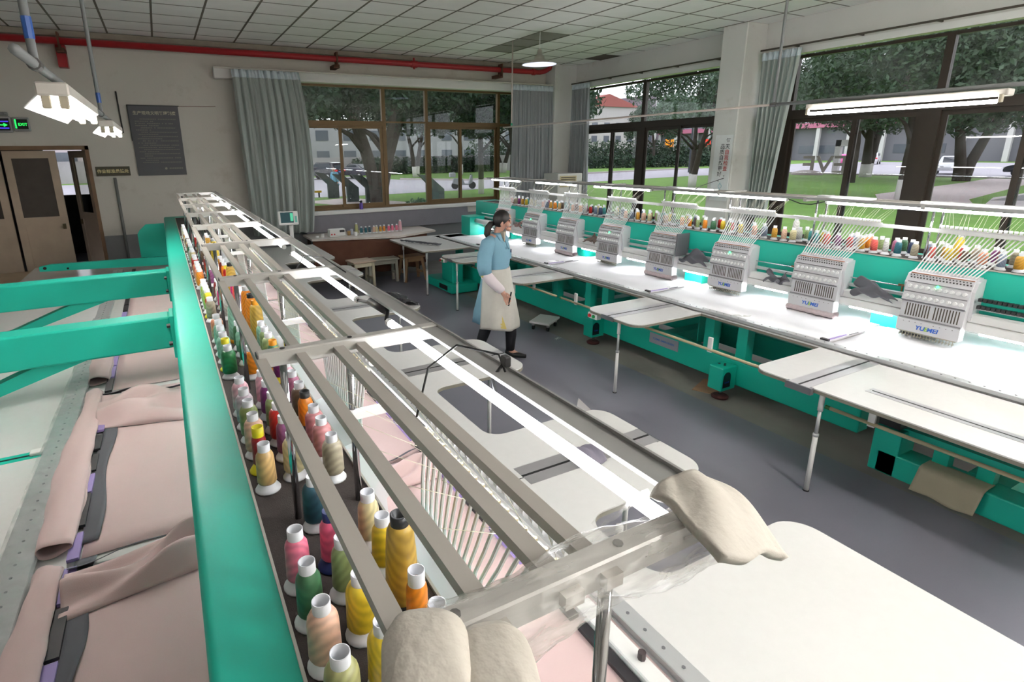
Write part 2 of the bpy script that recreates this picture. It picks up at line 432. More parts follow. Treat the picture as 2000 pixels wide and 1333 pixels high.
# windows -----------------------------------------------------------------
def window(name, axis, at, verts, rails, panes, m, glass, depth=.07):
    """verts: (pos, z0, z1, width); rails: (p0, p1, z, height); panes: (p0, p1, z0, z1) with an optional sash width"""
    def B(p0, p1, d0, d1, z0, z1):
        return (p0, p1, at + d0, at + d1, z0, z1) if axis == 'x' else (at + d0, at + d1, p0, p1, z0, z1)
    fr = MB()
    p_all = [v[0] for v in verts]; z_all = [v[1] for v in verts] + [v[2] for v in verts]
    fr.box(*B(min(p_all) - .03, max(p_all) + .03, 0, depth, min(z_all), min(z_all) + .05))
    fr.box(*B(min(p_all) - .03, max(p_all) + .03, 0, depth, max(z_all) - .04, max(z_all)))
    win = struct(fr.build(name, m))
    for (p, z0, z1, wd) in verts: MB().box(*B(p - wd / 2, p + wd / 2, -.005, depth, z0, z1)).build('mullion', m, win)
    for (p0, p1, z, ht) in rails: MB().box(*B(p0, p1, -.008, depth, z - ht / 2, z + ht / 2)).build('window_rail', m, win)
    for q in panes:
        p0, p1, z0, z1 = q[:4]; sw = q[4] if len(q) > 4 else 0; dd = q[5] if len(q) > 5 else .02
        if sw:
            s = MB()
            s.box(*B(p0, p0 + sw, dd - .012, dd + .012, z0, z1)); s.box(*B(p1 - sw, p1, dd - .012, dd + .012, z0, z1))
            s.box(*B(p0 + sw, p1 - sw, dd - .012, dd + .012, z0, z0 + sw)); s.box(*B(p0 + sw, p1 - sw, dd - .012, dd + .012, z1 - sw, z1))
            sa = s.build('sash', m, win)
            MB().box(*B(p0 + sw, p1 - sw, dd - .002, dd + .002, z0 + sw, z1 - sw)).build('pane', glass, sa)
        else:
            MB().box(*B(p0, p1, dd - .002, dd + .002, z0, z1)).build('pane', glass, win)
    return win
z0, zm, z1 = WZ0, 2.82, WZ1
window('window_1', 'x', YB + .05,
       [(2.36, z0, z1, .07), (4.02, z0, z1, .075), (4.94, z0, z1, .06), (6.66, z0, z1, .065), (7.80, z0, z1, .07)],
       [(2.36, 4.02, zm, .09), (4.02, 4.94, zm + .03, .03), (4.94, 6.66, zm, .09), (6.66, 7.8, zm, .06)],
       [(2.40, 3.98, zm + .04, z1 - .04), (4.06, 4.91, zm + .045, z1 - .04), (4.97, 6.63, zm + .04, z1 - .04), (6.69, 7.77, zm + .03, z1 - .04),
        (2.40, 3.17, z0 + .05, zm - .04, .05, .045), (3.10, 3.98, z0 + .05, zm - .04, .055, .02),
        (4.06, 4.91, z0 + .05, zm + .015), (4.97, 5.75, z0 + .05, zm - .04, .055, .02), (5.68, 6.63, z0 + .05, zm - .04, .05, .045), (6.69, 7.77, z0 + .05, zm - .03)],
       BRONZE, GLASS_B)
z0, zm, z1 = RZ0, 2.74, RZ1
window('window_2', 'y', XR + .06,
       [(6.33, z0, z1, .06), (8.32, zm, z1, .085), (8.32, z0, zm, .16), (10.25, z0, z1, .06)],
       [(6.33, 10.25, zm, .12)],
       [(6.36, 8.28, zm + .06, z1 - .04), (8.36, 10.22, zm + .06, z1 - .04),
        (6.36, 7.46, z0 + .05, zm - .06, .05, .05), (7.39, 8.24, z0 + .05, zm - .06, .06, .025), (8.40, 9.20, z0 + .05, zm - .06, .06, .025), (9.12, 10.22, z0 + .05, zm - .06, .06, .05)],
       DKFRAME, GLASS)
window('window_3', 'y', XR + .06,
       [(.80, z0, z1, .06), (1.65, z0, zm, .16), (1.65, zm, z1, .085), (3.55, zm, z1, .085), (3.60, z0, zm, .20), (5.42, z0, z1, .13), (5.83, z0, z1, .06)],
       [(.80, 5.83, zm, .12)],
       [(.83, 1.61, zm + .06, z1 - .04), (1.69, 3.51, zm + .06, z1 - .04), (3.59, 5.36, zm + .06, z1 - .04), (5.48, 5.80, zm + .06, z1 - .04),
        (.83, 1.57, z0 + .05, zm - .06, .06, .025), (1.73, 2.72, z0 + .05, zm - .06, .06, .025), (2.64, 3.50, z0 + .05, zm - .06, .06, .05),
        (3.70, 4.50, z0 + .05, zm - .06, .06, .025), (4.42, 5.36, z0 + .05, zm - .06, .06, .05), (5.48, 5.80, z0 + .05, zm - .06, .05, .03)],
       DKFRAME, GLASS)

# door and the corridor behind it -----------------------------------------
DOOR_W = mat('cream_door_wood', (176, 158, 140), rough=.6, var=.1, scale=4)
DOOR_F = mat('worn_door_frame', (120, 92, 68), rough=.6, var=.15, scale=5)
DKGLASS = mat('dark_wired_glass', (72, 66, 62), rough=.2, var=.1)
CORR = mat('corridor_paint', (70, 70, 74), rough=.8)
d1 = struct(MB().box(DX0, DX0 + .06, YB - .02, YB + .22, 0, DZ).box(DX1 - .05, DX1, YB - .02, YB + .22, 0, DZ).box(DX0, DX1, YB - .02, YB + .22, DZ - .06, DZ).build('door_1', DOOR_F))
def leaf(parent, w, hinge, ang, glass, handle=True):
    """door leaf hinged at the point hinge, swung by ang; local x runs from the hinge"""
    ca, sa = math.cos(ang), math.sin(ang)
    def T(x, y): return (hinge[0] + ca * x - sa * y, hinge[1] + sa * x + ca * y)
    def slab(mb, x0, x1, zz0, zz1, t0, t1):
        pts = [T(x0, t0), T(x1, t0), T(x1, t1), T(x0, t1)]
        mb.prism(pts, 'z', zz0, zz1)
    s = MB(); H = DZ - .07
    slab(s, 0, .1, .01, H, -.02, .02); slab(s, w - .1, w, .01, H, -.02, .02)
    slab(s, .1, w - .1, .01, .2, -.02, .02); slab(s, .1, w - .1, 1.25, 1.36, -.02, .02); slab(s, .1, w - .1, H - .11, H, -.02, .02)
    lf = s.build('door_leaf', DOOR_W, parent)
    q = MB(); slab(q, .1, w - .1, .2, 1.25, -.01, .01); q.build('lower_panel', DOOR_W, lf)
    q = MB(); slab(q, .1, w - .1, 1.36, H - .11, -.006, .006); q.build('pane', glass, lf)
    if handle:
        q = MB(); slab(q, w - .08, w - .04, 1.16, 1.24, -.05, .05); q.build('lock', mat('brass_lock', (92, 78, 58), metal=.6), lf)
    return lf
leaf(d1, .66, (-2.06, YB + .05), 0, DKGLASS)
leaf(d1, .62, (-2.72, YB + .05), 0, DKGLASS, False)
leaf(d1, .60, (-1.0, YB + .22), PI - 1.05, glass_mat('door_glass', tint=(.8, .8, .76), refl=.4))
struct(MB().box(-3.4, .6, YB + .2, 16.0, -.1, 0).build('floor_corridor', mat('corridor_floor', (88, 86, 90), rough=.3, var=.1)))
b = MB().box(-3.5, -3.4, YB + .2, 16.0, 0, 3).box(.5, .6, YB + .2, 16.0, 0, 3).box(-3.4, .5, YB + .2, 16.0, 2.9, 3.0)
b.box(-3.4, -2.35, 16.0, 16.1, 0, 3).box(-1.55, .5, 16.0, 16.1, 0, 3).box(-2.35, -1.55, 16.0, 16.1, 0, 1.35).box(-2.35, -1.55, 16.0, 16.1, 2.6, 3)
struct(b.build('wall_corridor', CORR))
wc = struct(MB().box(-2.37, -2.33, 15.98, 16.1, 1.35, 2.6).box(-1.57, -1.53, 15.98, 16.1, 1.35, 2.6).box(-2.35, -1.55, 15.98, 16.1, 1.35, 1.4).box(-2.35, -1.55, 15.98, 16.1, 2.55, 2.6).build('window_4', DKFRAME))
MB().box(-2.33, -1.57, 16.04, 16.045, 1.4, 2.55).build('pane', GLASS, wc)

# things fixed to the walls ------------------------------------------------
RED = mat('red_pipe_paint', (150, 22, 30), rough=.4, var=.08)
RUST = mat('rusty_bracket', (84, 52, 36), rough=.8, var=.2)
t = thing('fire_pipe', 'red painted fire pipe running under the ceiling along the back wall', 'pipe', (3, 10.38, 3.88))
MB().tube([(-6.9, 10.38, 3.89), (7.35, 10.38, 3.89), (7.48, 10.36, 3.89), (7.56, 10.28, 3.91), (7.60, 10.18, 3.95), (7.60, 10.12, 4.07)], .05, 12).build('pipe_run', RED, t, smooth=True)
for (x, k) in ((-1.05, 0), (3.05, 1), (6.5, 1)):
    MB().box(x - .05, x + .05, 10.36, YB, 3.74, 3.80).box(x - .012, x + .012, 10.30, 10.46, 3.76, 4.0).build('bracket', RUST, t)
MB().cyl((4.5, 10.38, 3.89), (4.62, 10.38, 3.89), .062, 12).cyl((4.56, 10.38, 3.80), (4.56, 10.38, 4.0), .02, 8).build('coupling', RED, t, smooth=False)
MB().cyl((7.30, 10.38, 3.89), (7.36, 10.38, 3.89), .064, 12).build('coupling', RED, t)
MB().box(-1.12, -1.0, 10.5, YB, 3.55, 3.86).build('wall_plate', RED, t)

BOARD = mat('grey_notice_board', (84, 84, 88), rough=.6, var=.04)
LETT = mat('cream_lettering', (190, 182, 160), rough=.6)
t = tag(MB().box(-.32, .40, YB - .025, YB, 1.95, 3.05).build('notice_board', BOARD), 'grey notice board with pale lettering high on the back wall', 'notice board')
MB().box(-.335, .415, YB - .03, YB - .02, 3.04, 3.055).box(-.335, -.32, YB - .03, YB - .02, 2.5, 3.055).build('frame_rail', BLACK, t)
place_text('heading', text_mesh('heading', '生产现场文明管理制度', .062, LETT, bold=.0012), (.045, YB - .0265, 2.93), (1, 0, 0), (0, 0, 1), t)
b = MB(); rr = random.Random(3)
for ln in range(21):
    zz = 2.84 - ln * .034; x = -.25 + (.07 if ln in (0, 4, 6, 8, 10, 12, 14, 16, 17, 19) else 0); xe = .34 - (.0 if ln % 2 == 0 else rr.uniform(.05, .42))
    while x < xe:
        if rr.random() < .9: b.box(x, x + .017, YB - .0268, YB - .025, zz - .006, zz + .006)
        x += .024
b.build('text_lines', mat('faint_lettering', (138, 134, 124), rough=.7), t)['kind'] = 'stuff'
place_text('emblem', text_mesh('emblem', '✿', .05, LETT), (.1, YB - .0265, 2.06), (1, 0, 0), (0, 0, 1), t)
b = MB()
for i in range(8): b.box(.15 + i * .026, .17 + i * .026, YB - .0268, YB - .025, 2.05, 2.072)
b.build('signature_line', mat('faint_lettering', (138, 134, 124)), t)['kind'] = 'stuff'
t = tag(MB().box(-.905, -.43, YB - .02, YB, 1.96, 2.105).build('wall_sign', mat('olive_black_sign', (70, 66, 50), rough=.6)), 'small dark sign with cream characters beside the door frame', 'sign')
place_text('sign_lettering', text_mesh('sign_lettering', '作业标准悬挂处', .063, mat('cream_sign_letters', (214, 200, 150), rough=.6), bold=.0016), (-.668, YB - .0215, 2.03), (1, 0, 0), (0, 0, 1), t)
CONDUIT = mat('grey_conduit', (110, 112, 110), rough=.6)
tag(MB().cyl((-.66, YB - .02, .30), (-.66, YB - .02, 1.93), .022, 8).build('conduit', CONDUIT, smooth=True), 'grey vertical conduit on the wall below the small dark sign', 'conduit')
tag(MB().tube([(-.45, YB - .012, 3.25), (-.445, YB - .012, 2.9), (-.44, YB - .012, 2.62)], .012, 6).build('conduit', mat('dark_conduit', (56, 54, 50)), smooth=True), 'thin dark vertical conduit left of the grey notice board', 'conduit')
tag(MB().tube([(.40, YB - .01, 3.045), (.9, YB - .01, 3.055), (.98, YB - .01, 3.06)], .006, 5).build('wall_wire', mat('pinkish_wire', (150, 130, 120))), 'thin wire running right from the notice board', 'wire')
# exit signs
def exit_sign(x0, x1, z0, z1, label):
    t = tag(MB().bbox(x0, x1, YB - .06, YB, z0, z1, .008, 1).build('exit_sign', mat('grey_sign_case', (150, 150, 150), rough=.5)), label, 'exit sign')
    MB().box(x0 + .02, x1 - .02, YB - .064, YB - .06, z0 + .03, z1 - .03).build('face', mat('black_sign_face', (14, 16, 20), rough=.4), t)
    return t
GREEN_E = lamp_mat('exit_green', (40, 235, 90), 1.1)
t = exit_sign(-1.83, -1.63, 2.64, 2.84, 'lit green and black EXIT sign above the door')
place_text('exit_lettering', text_mesh('exit_lettering', 'EXIT', .055, GREEN_E, bold=.001), (-1.712, YB - .0655, 2.735), (1, 0, 0), (0, 0, 1), t)
MB().box(-1.806, -1.786, YB - .0655, YB - .064, 2.68, 2.81).build('green_bar', GREEN_E, t)
t = exit_sign(-2.12, -1.85, 2.62, 2.85, 'lit sign with green arrow and blue stripes at the left edge')
MB().box(-2.08, -1.9, YB - .0655, YB - .064, 2.72, 2.735).prism([(-1.94, 2.70), (-1.89, 2.728), (-1.94, 2.756)], 'y', YB - .0655, YB - .064).build('green_arrow', GREEN_E, t)
MB().box(-2.08, -1.88, YB - .0655, YB - .064, 2.77, 2.785).box(-2.08, -1.88, YB - .0655, YB - .064, 2.675, 2.69).build('blue_stripe', lamp_mat('sign_blue', (70, 60, 230), 1.0), t)
tag(MB().bbox(-1.99, -1.87, YB - .09, YB, 2.86, 2.91, .008, 1).sphere((-1.96, YB - .09, 2.885), .015, 8, 6).sphere((-1.90, YB - .09, 2.885), .015, 8, 6).build('emergency_lamp', mat('grey_lamp_case', (128, 128, 126))), 'small grey emergency lamp on top of the exit sign', 'emergency lamp')

# curtains ------------------------------------------------------------------
CURT = mat('silver_grey_curtain', (150, 153, 156), rough=.6, var=.05, scale=3, sheen=.4)
CURT_G = mat('grey_green_curtain', (158, 166, 162), rough=.6, var=.05, scale=3, sheen=.4)
TAPE = mat('white_header_tape', (205, 215, 222), rough=.7)
def curtain(label, axis, at, p_top, p_bot, z0, z1, folds, m, amp=.045, seed=1, mid=None):
    rr = random.Random(seed); ph = rr.uniform(0, 6); k2 = rr.uniform(1.7, 2.6)
    def f(u, v):
        zz = z1 + (z0 - z1) * v
        a0 = p_top[0] + (p_bot[0] - p_top[0]) * v; a1 = p_top[1] + (p_bot[1] - p_top[1]) * v
        if mid: s_ = 4 * v * (1 - v); a1 += mid * s_
        p = a0 + (a1 - a0) * (u + .012 * math.sin(u * folds * 2 * PI * .5 + ph) * v)
        d = amp * (.55 + .45 * v) * math.sin(u * folds * 2 * PI + ph + .5 * math.sin(3 * v + u * 9)) + .018 * math.sin(u * folds * k2 * 2 * PI + 2 * v)
        return (p, at - .02 + d, zz) if axis == 'x' else (at + d, p, zz)
    t = MB().grid(f, folds * 10, 24).build('curtain', m, smooth=True)
    tag(t, label, 'curtain')
    so = t.modifiers.new('thickness', 'SOLIDIFY'); so.thickness = .004
    hd = MB().grid(lambda u, v: tuple(c + e for c, e in zip(f(u, v * .045), (0, -.006, 0) if axis == 'x' else (-.006, 0, 0))), folds * 10, 2).build('header_tape', TAPE, t, smooth=True)
    so = hd.modifiers.new('thickness', 'SOLIDIFY'); so.thickness = .003
    return t
curtain('long grey curtain bunched at the left end of the back window', 'x', 10.36, (1.26, 2.36), (1.33, 2.42), .86, 3.63, 9, CURT_G, .05, 3, .10)
curtain('grey curtain at the right end of the back window beside the corner', 'x', 10.36, (6.78, 7.82), (6.76, 7.92), 1.2, 3.62, 11, CURT, .04, 5)
curtain('narrow grey curtain on the window wall beside the corner column', 'y', 8.30, (9.72, 10.27), (9.66, 10.28), 1.3, 3.66, 7, CURT, .035, 8)
curtain('pale grey gathered curtain on the window wall beside the pillar', 'y', 8.30, (5.22, 5.83), (5.44, 5.78), 1.2, 3.64, 7, CURT_G, .04, 9)
tag(MB().grid(lambda u, v: (8.36 + .03 * math.sin(u * 14), 6.30 + .14 * u + .05 * v, 3.55 - 2.0 * v), 20, 10).build('curtain', CURT, smooth=True), 'thin strip of grey curtain on the far side of the pillar', 'curtain')
ROD = mat('dark_curtain_rod', (70, 62, 54), rough=.5)
t = tag(MB().cyl((1.0, 10.36, 3.645), (7.84, 10.36, 3.645), .012, 8).build('curtain_rod', mat('white_curtain_rail', (205, 200, 192))), 'white curtain rail along the top of the back window', 'curtain rod')
for i, (a, c) in enumerate(((6.35, 10.3), (.8, 5.85))):
    t = tag(MB().cyl((8.30, a, 3.68), (8.30, c, 3.68), .013, 8).build('curtain_rod', ROD), ('dark curtain rod on the window wall between corner column and pillar', 'dark curtain rod on the window wall nearer than the pillar')[i], 'curtain rod')
    y = a + .3
    while y < c: MB().box(8.30, XR, y - .01, y + .01, 3.67, 3.69).build('rod_bracket', ROD, t); y += .85
# pillar poster
t = tag(MB().box(7.962, 7.97, 5.90, 6.21, 1.45, 2.47).build('poster', mat('white_poster', (222, 222, 222), rough=.5)), 'white poster with two columns of Chinese characters on the pillar', 'poster')
INK, RINK = mat('black_ink', (38, 40, 44), rough=.6), mat('red_ink', (196, 60, 62), rough=.6)
col1, col2 = '每天自我检查', '品质自然更好'
for i, ch in enumerate(col1):
    place_text('character', text_mesh('character', ch, .083, RINK if 2 <= i <= 5 else INK, bold=.0008), (7.9605, 5.975 + .002 * i, 2.375 - i * .085), (0, -1, 0), (0, 0, 1), t)
for i, ch in enumerate(col2):
    place_text('character', text_mesh('character', ch, .083, INK, bold=.0008), (7.9605, 6.065 + .002 * i, 2.29 - i * .085), (0, -1, 0), (0, 0, 1), t)
place_text('character', text_mesh('character', '。', .083, INK), (7.9605, 5.965, 1.86), (0, -1, 0), (0, 0, 1), t)
place_text('character', text_mesh('character', '。', .083, INK), (7.9605, 6.055, 1.775), (0, -1, 0), (0, 0, 1), t)
b = MB()
for k in range(14):
    a0, a1 = 2 * PI * k / 14, 2 * PI * (k + 1) / 14
    b.bar((7.9608, 6.04 + .028 * math.cos(a0), 1.68 + .033 * math.sin(a0)), (7.9608, 6.04 + .028 * math.cos(a1), 1.68 + .033 * math.sin(a1)), .002, .009, (1, 0, 0))
b.bar((7.9608, 6.04, 1.71), (7.9608, 6.04, 1.735), .002, .02, (1, 0, 0)).bar((7.9608, 6.03, 1.64), (7.9608, 6.06, 1.60), .002, .009, (1, 0, 0)).bar((7.9608, 6.05, 1.64), (7.9608, 6.02, 1.60), .002, .009, (1, 0, 0))
b.build('flask_drawing', mat('cyan_ink', (90, 178, 190)), t)
# air conditioner in the corner
t = tag(MB().bbox(7.55, 8.22, 9.70, 10.22, .02, 1.79, .015, 2).build('air_conditioner', mat('aged_white_case', (206, 203, 196), rough=.5)), 'cream floor standing air conditioner in the corner behind the machine', 'air conditioner')
gr = MB().box(7.60, 8.05, 9.692, 9.70, 1.50, 1.74).build('outlet_grille', mat('yellowed_grille', (196, 180, 142)), t)
for k in range(5): MB().box(7.63, 8.02, 9.684, 9.696, 1.535 + k * .04, 1.555 + k * .04).build('louvre', mat('dark_louvre', (70, 58, 40)), gr)
# ------------------------------------------------------------------ the two embroidery machines
# a machine is described in "aisle" coordinates: d = distance from the beam's front face toward the aisle, y along the beam.
# machine A (near): X = .40 + d      machine B (far): X = 5.37 - d
TZ = .75
class Side:
    def __init__(s, x0, sg): s.x0, s.sg = x0, sg
    def X(s, d): return s.x0 + s.sg * d
    def xr(s, d0, d1): a, b_ = s.X(d0), s.X(d1); return (min(a, b_), max(a, b_))
SA, SB = Side(.40, 1), Side(5.37, -1)
PITCH_H = .905

def slab_poly(S, pts): return [(S.X(d), y) for d, y in pts]

MA = thing('embroidery_machine', 'teal multi-head embroidery machine in the foreground seen along its thread rack', 'embroidery machine', (.2, 5, 0))
MBb = thing('embroidery_machine', 'teal multi-head embroidery machine with eight heads along the window side', 'embroidery machine', (5.5, 5, 0))

def beam(S, root, y0, y1):
    x0, x1 = S.xr(0, -.445)
    MB().bbox(x0, x1, y0, y1, .98, 1.352, .022, 3).build('beam', TEAL, root, smooth=True)
    x0, x1 = S.xr(-.008, -.292)
    MB().box(x0, x1, y0 + .05, y1 - .3, 1.3525, 1.356).build('felt_mat', FELT, root)
    for d in (-.004, -.294):
        a, c = S.xr(d - .003, d + .003)
        MB().box(a, c, y0 + .05, y1 - .3, 1.35, 1.361).build('felt_edging', mat('pale_edge_strip', (186, 184, 176), rough=.5), root)
beam(SA, MA, .10, 9.65)
beam(SB, MBb, .45, 9.45)

# heads -----------------------------------------------------------------------
HEAD_PROF = [(-.01, .985), (.185, .985), (.185, .835), (.265, .835), (.272, .935), (.252, .95), (.246, 1.072), (.272, 1.092), (.236, 1.215), (.205, 1.295), (.14, 1.325), (-.01, 1.30)]
BLUE = mat('logo_blue', (28, 88, 186), rough=.5)
GLED = lamp_mat('green_led', (60, 255, 140), 5.0)
head_cache = {}
def head_meshes(S):
    if S in head_cache: return head_cache[S]
    sg = S.sg; r = {}
    prof = [(sg * d, z) for d, z in HEAD_PROF]
    hb = MB().prism(prof, 'y', -.205, .205)
    hb.prism([(sg * d, z) for d, z in ((-.01, 1.0), (.2, 1.0), (.2, 1.1), (.225, 1.22), (.19, 1.29), (.10, 1.31), (-.01, 1.28))], 'y', .205, .225)
    hb.prism([(sg * d, z) for d, z in ((-.01, 1.0), (.2, 1.0), (.2, 1.1), (.225, 1.22), (.19, 1.29), (.10, 1.31), (-.01, 1.28))], 'y', -.225, -.205)
    r['body'] = hb.mesh('head', HEAD_P)
    # slots on the needle-case cover
    q = MB()
    for k in range(19):
        if k in (9,): continue
        y = -.17 + k * .0187
        q.prism([(sg * d, z) for d, z in ((.2515, .962), (.2455, 1.062), (.2475, 1.063), (.2535, .963))], 'y', y - .0038, y + .0038)
    r['slots'] = q.mesh('slot_grille', mat('dark_brown_slots', (74, 64, 54), rough=.7))
    q = MB()
    for z, d in ((.945, .2665), (1.08, .268), (1.158, .2545), (1.232, .2315)):
        q.box(*sorted((sg * (d - .012), sg * (d + .003))), -.2, .2, z - .0035, z + .0035)
    r['trim'] = q.mesh('joint_line', mat('grey_joint', (126, 124, 128), rough=.6))  # thin grey joint strips across the head front
    q = MB()
    for k in range(9):
        if k != 4:
            y = -.16 + k * .04
            q.box(*sorted((sg * .2705, sg * .2725)), y - .003, y + .003, .915, .919)
    for k in range(19):
        y = -.19 + k * .021
        q.box(*sorted((sg * .218, sg * .222)), y - .005, y + .005, 1.262, 1.272)
        q.box(*sorted((sg * .2105, sg * .2145)), y + .004, y + .012, 1.281, 1.289)
    r['pin'] = q.mesh('thread_eyelets', mat('dark_eyelet', (70, 66, 66)))
    q = MB().box(*sorted((sg * .2, sg * .207)), -.2, .2, 1.296, 1.303)
    r['wire'] = q.mesh('copper_wire', mat('copper_wire', (176, 120, 96), metal=.3))
    n = Vector((sg * .96, 0, .28)).normalized()
    kb = MB().cyl((0, 0, 0), n * .012, .0165, 10, r1=.0135).cyl(n * .012, n * .018, .006, 8)
    r['knob'] = kb.mesh('tension_knob', WHITE_P, smooth=False)
    q = MB()
    for k in range(18):
        y = -.175 + k * .0206
        q.cyl((sg * .255, y, .84), (sg * .262, y, .792), .0028, 5)
        q.box(*sorted((sg * .245, sg * .26)), y - .006, y + .006, .80, .806)
    q.box(*sorted((sg * .24, sg * .262)), -.19, .195, .826, .834)
    r['needles'] = q.mesh('needle_bars', mat('needle_steel', (150, 146, 130), metal=.6, rough=.35))
    q = MB().box(*sorted((sg * .10, sg * .18)), .19, .203, .77, .985).box(*sorted((sg * .05, sg * .19)), -.02, .19, .80, .86)
    r['presser'] = q.mesh('side_mechanism', mat('dark_mechanism', (58, 56, 56), rough=.5, metal=.4))
    r['logo'] = text_mesh('logo', 'YU MEI', .048, BLUE, bold=.0016, shear=.12)
    r['logo_e'] = text_mesh('logo_letter', 'E', .048, mat('logo_green_yellow', (150, 190, 60)), bold=.0016, shear=.12)
    r['led'] = MB().sphere((0, 0, 0), .009, 8, 6).mesh('status_lamp', GLED)
    head_cache[S] = r
    return r
def head(S, root, y, knobs=True, led=False):
    r = head_meshes(S); sg = S.sg
    HX, HZ = S.x0 - sg * .08, -.02
    h = place('head', r['body'], None, None, (HX, y, HZ)); attach(h, root)
    def sub(n, key, loc=(0, 0, 0)):
        o = place(n, r[key], None, None, (HX + loc[0], y + loc[1], loc[2] + HZ)); attach(o, h)
        if key in ('slots', 'pin', 'needles', 'trim'): o['kind'] = 'stuff'
        return o
    sub('slot_grille', 'slots'); sub('joint_line', 'trim'); sub('thread_eyelets', 'pin'); sub('copper_wire', 'wire'); sub('needle_bars', 'needles'); sub('side_mechanism', 'presser')
    rt = (0, sg, 0)
    up = Vector((-sg * .07, 0, 1)).normalized()
    lx = HX + sg * .2705
    place_text('logo', r['logo'], (lx, y, .878 + HZ), rt, up, h)
    place_text('logo_letter', r['logo_e'], (lx, y + sg * -.004, .878 + HZ), rt, up, h)
    if knobs:
        for row, (d, z) in enumerate(((.241, 1.196), (.264, 1.119))):
            for k in range(10): sub('tension_knob', 'knob', (sg * d, -.175 + .039 * k, z))
    if led: sub('status_lamp', 'led', (sg * .238, .0, 1.222))
    return h
HB = [1.935 + PITCH_H * k for k in range(8)]
for i, y in enumerate(HB): head(SB, MBb, y, True, i in (0, 2, 4, 6))
HA = [.95 + PITCH_H * k for k in range(8)]
for i, y in enumerate(HA): head(SA, MA, y, i < 2, False)
MB().sphere((0, 0, 0), .001, 4, 3)

# head rail, drive rail and the work lights below it ------------------------------
def rails(S, root, y0, y1, heads):
    a, c = S.xr(.03, .105)
    MB().bbox(a, c, y0, y1, .965, 1.03, .006, 1).build('head_rail', PAINT_W, root)
    a, c = S.xr(.005, .04)
    MB().bbox(a, c, y0, y1, 1.055, 1.085, .004, 1).build('slide_rail', ALU, root)
    a, c = S.xr(.04, .11)
    MB().bbox(a, c, y0, y1, .895, .962, .006, 1).build('lamp_carrier', PAINT_W, root)
    MB().cyl((S.X(.03), y0, 1.135), (S.X(.03), y1, 1.135), .006, 6).build('trimmer_rod', CHROME, root)
    gaps = [heads[0] - PITCH_H] + list(heads)
    for y in gaps:
        m_ = y + PITCH_H / 2
        if not (y0 + .2 < m_ < y1 - .1): continue
        MB().cyl((S.X(.075), m_ - .16, .885), (S.X(.075), m_ + .17, .885), .011, 8).build('work_lamp', LED, root)
        MB().cyl((S.X(.03), m_ - .17, 1.09), (S.X(.03), m_ - .17, 1.15), .007, 6).bar((S.X(.03), m_ - .21, 1.145), (S.X(.03), m_ - .14, 1.145), .012, .012).build('rod_bracket', mat('brass_bracket', (120, 98, 60), metal=.6, rough=.4), root)
rails(SB, MBb, .60, 9.15, HB)
rails(SA, MA, .55, 8.3, HA)

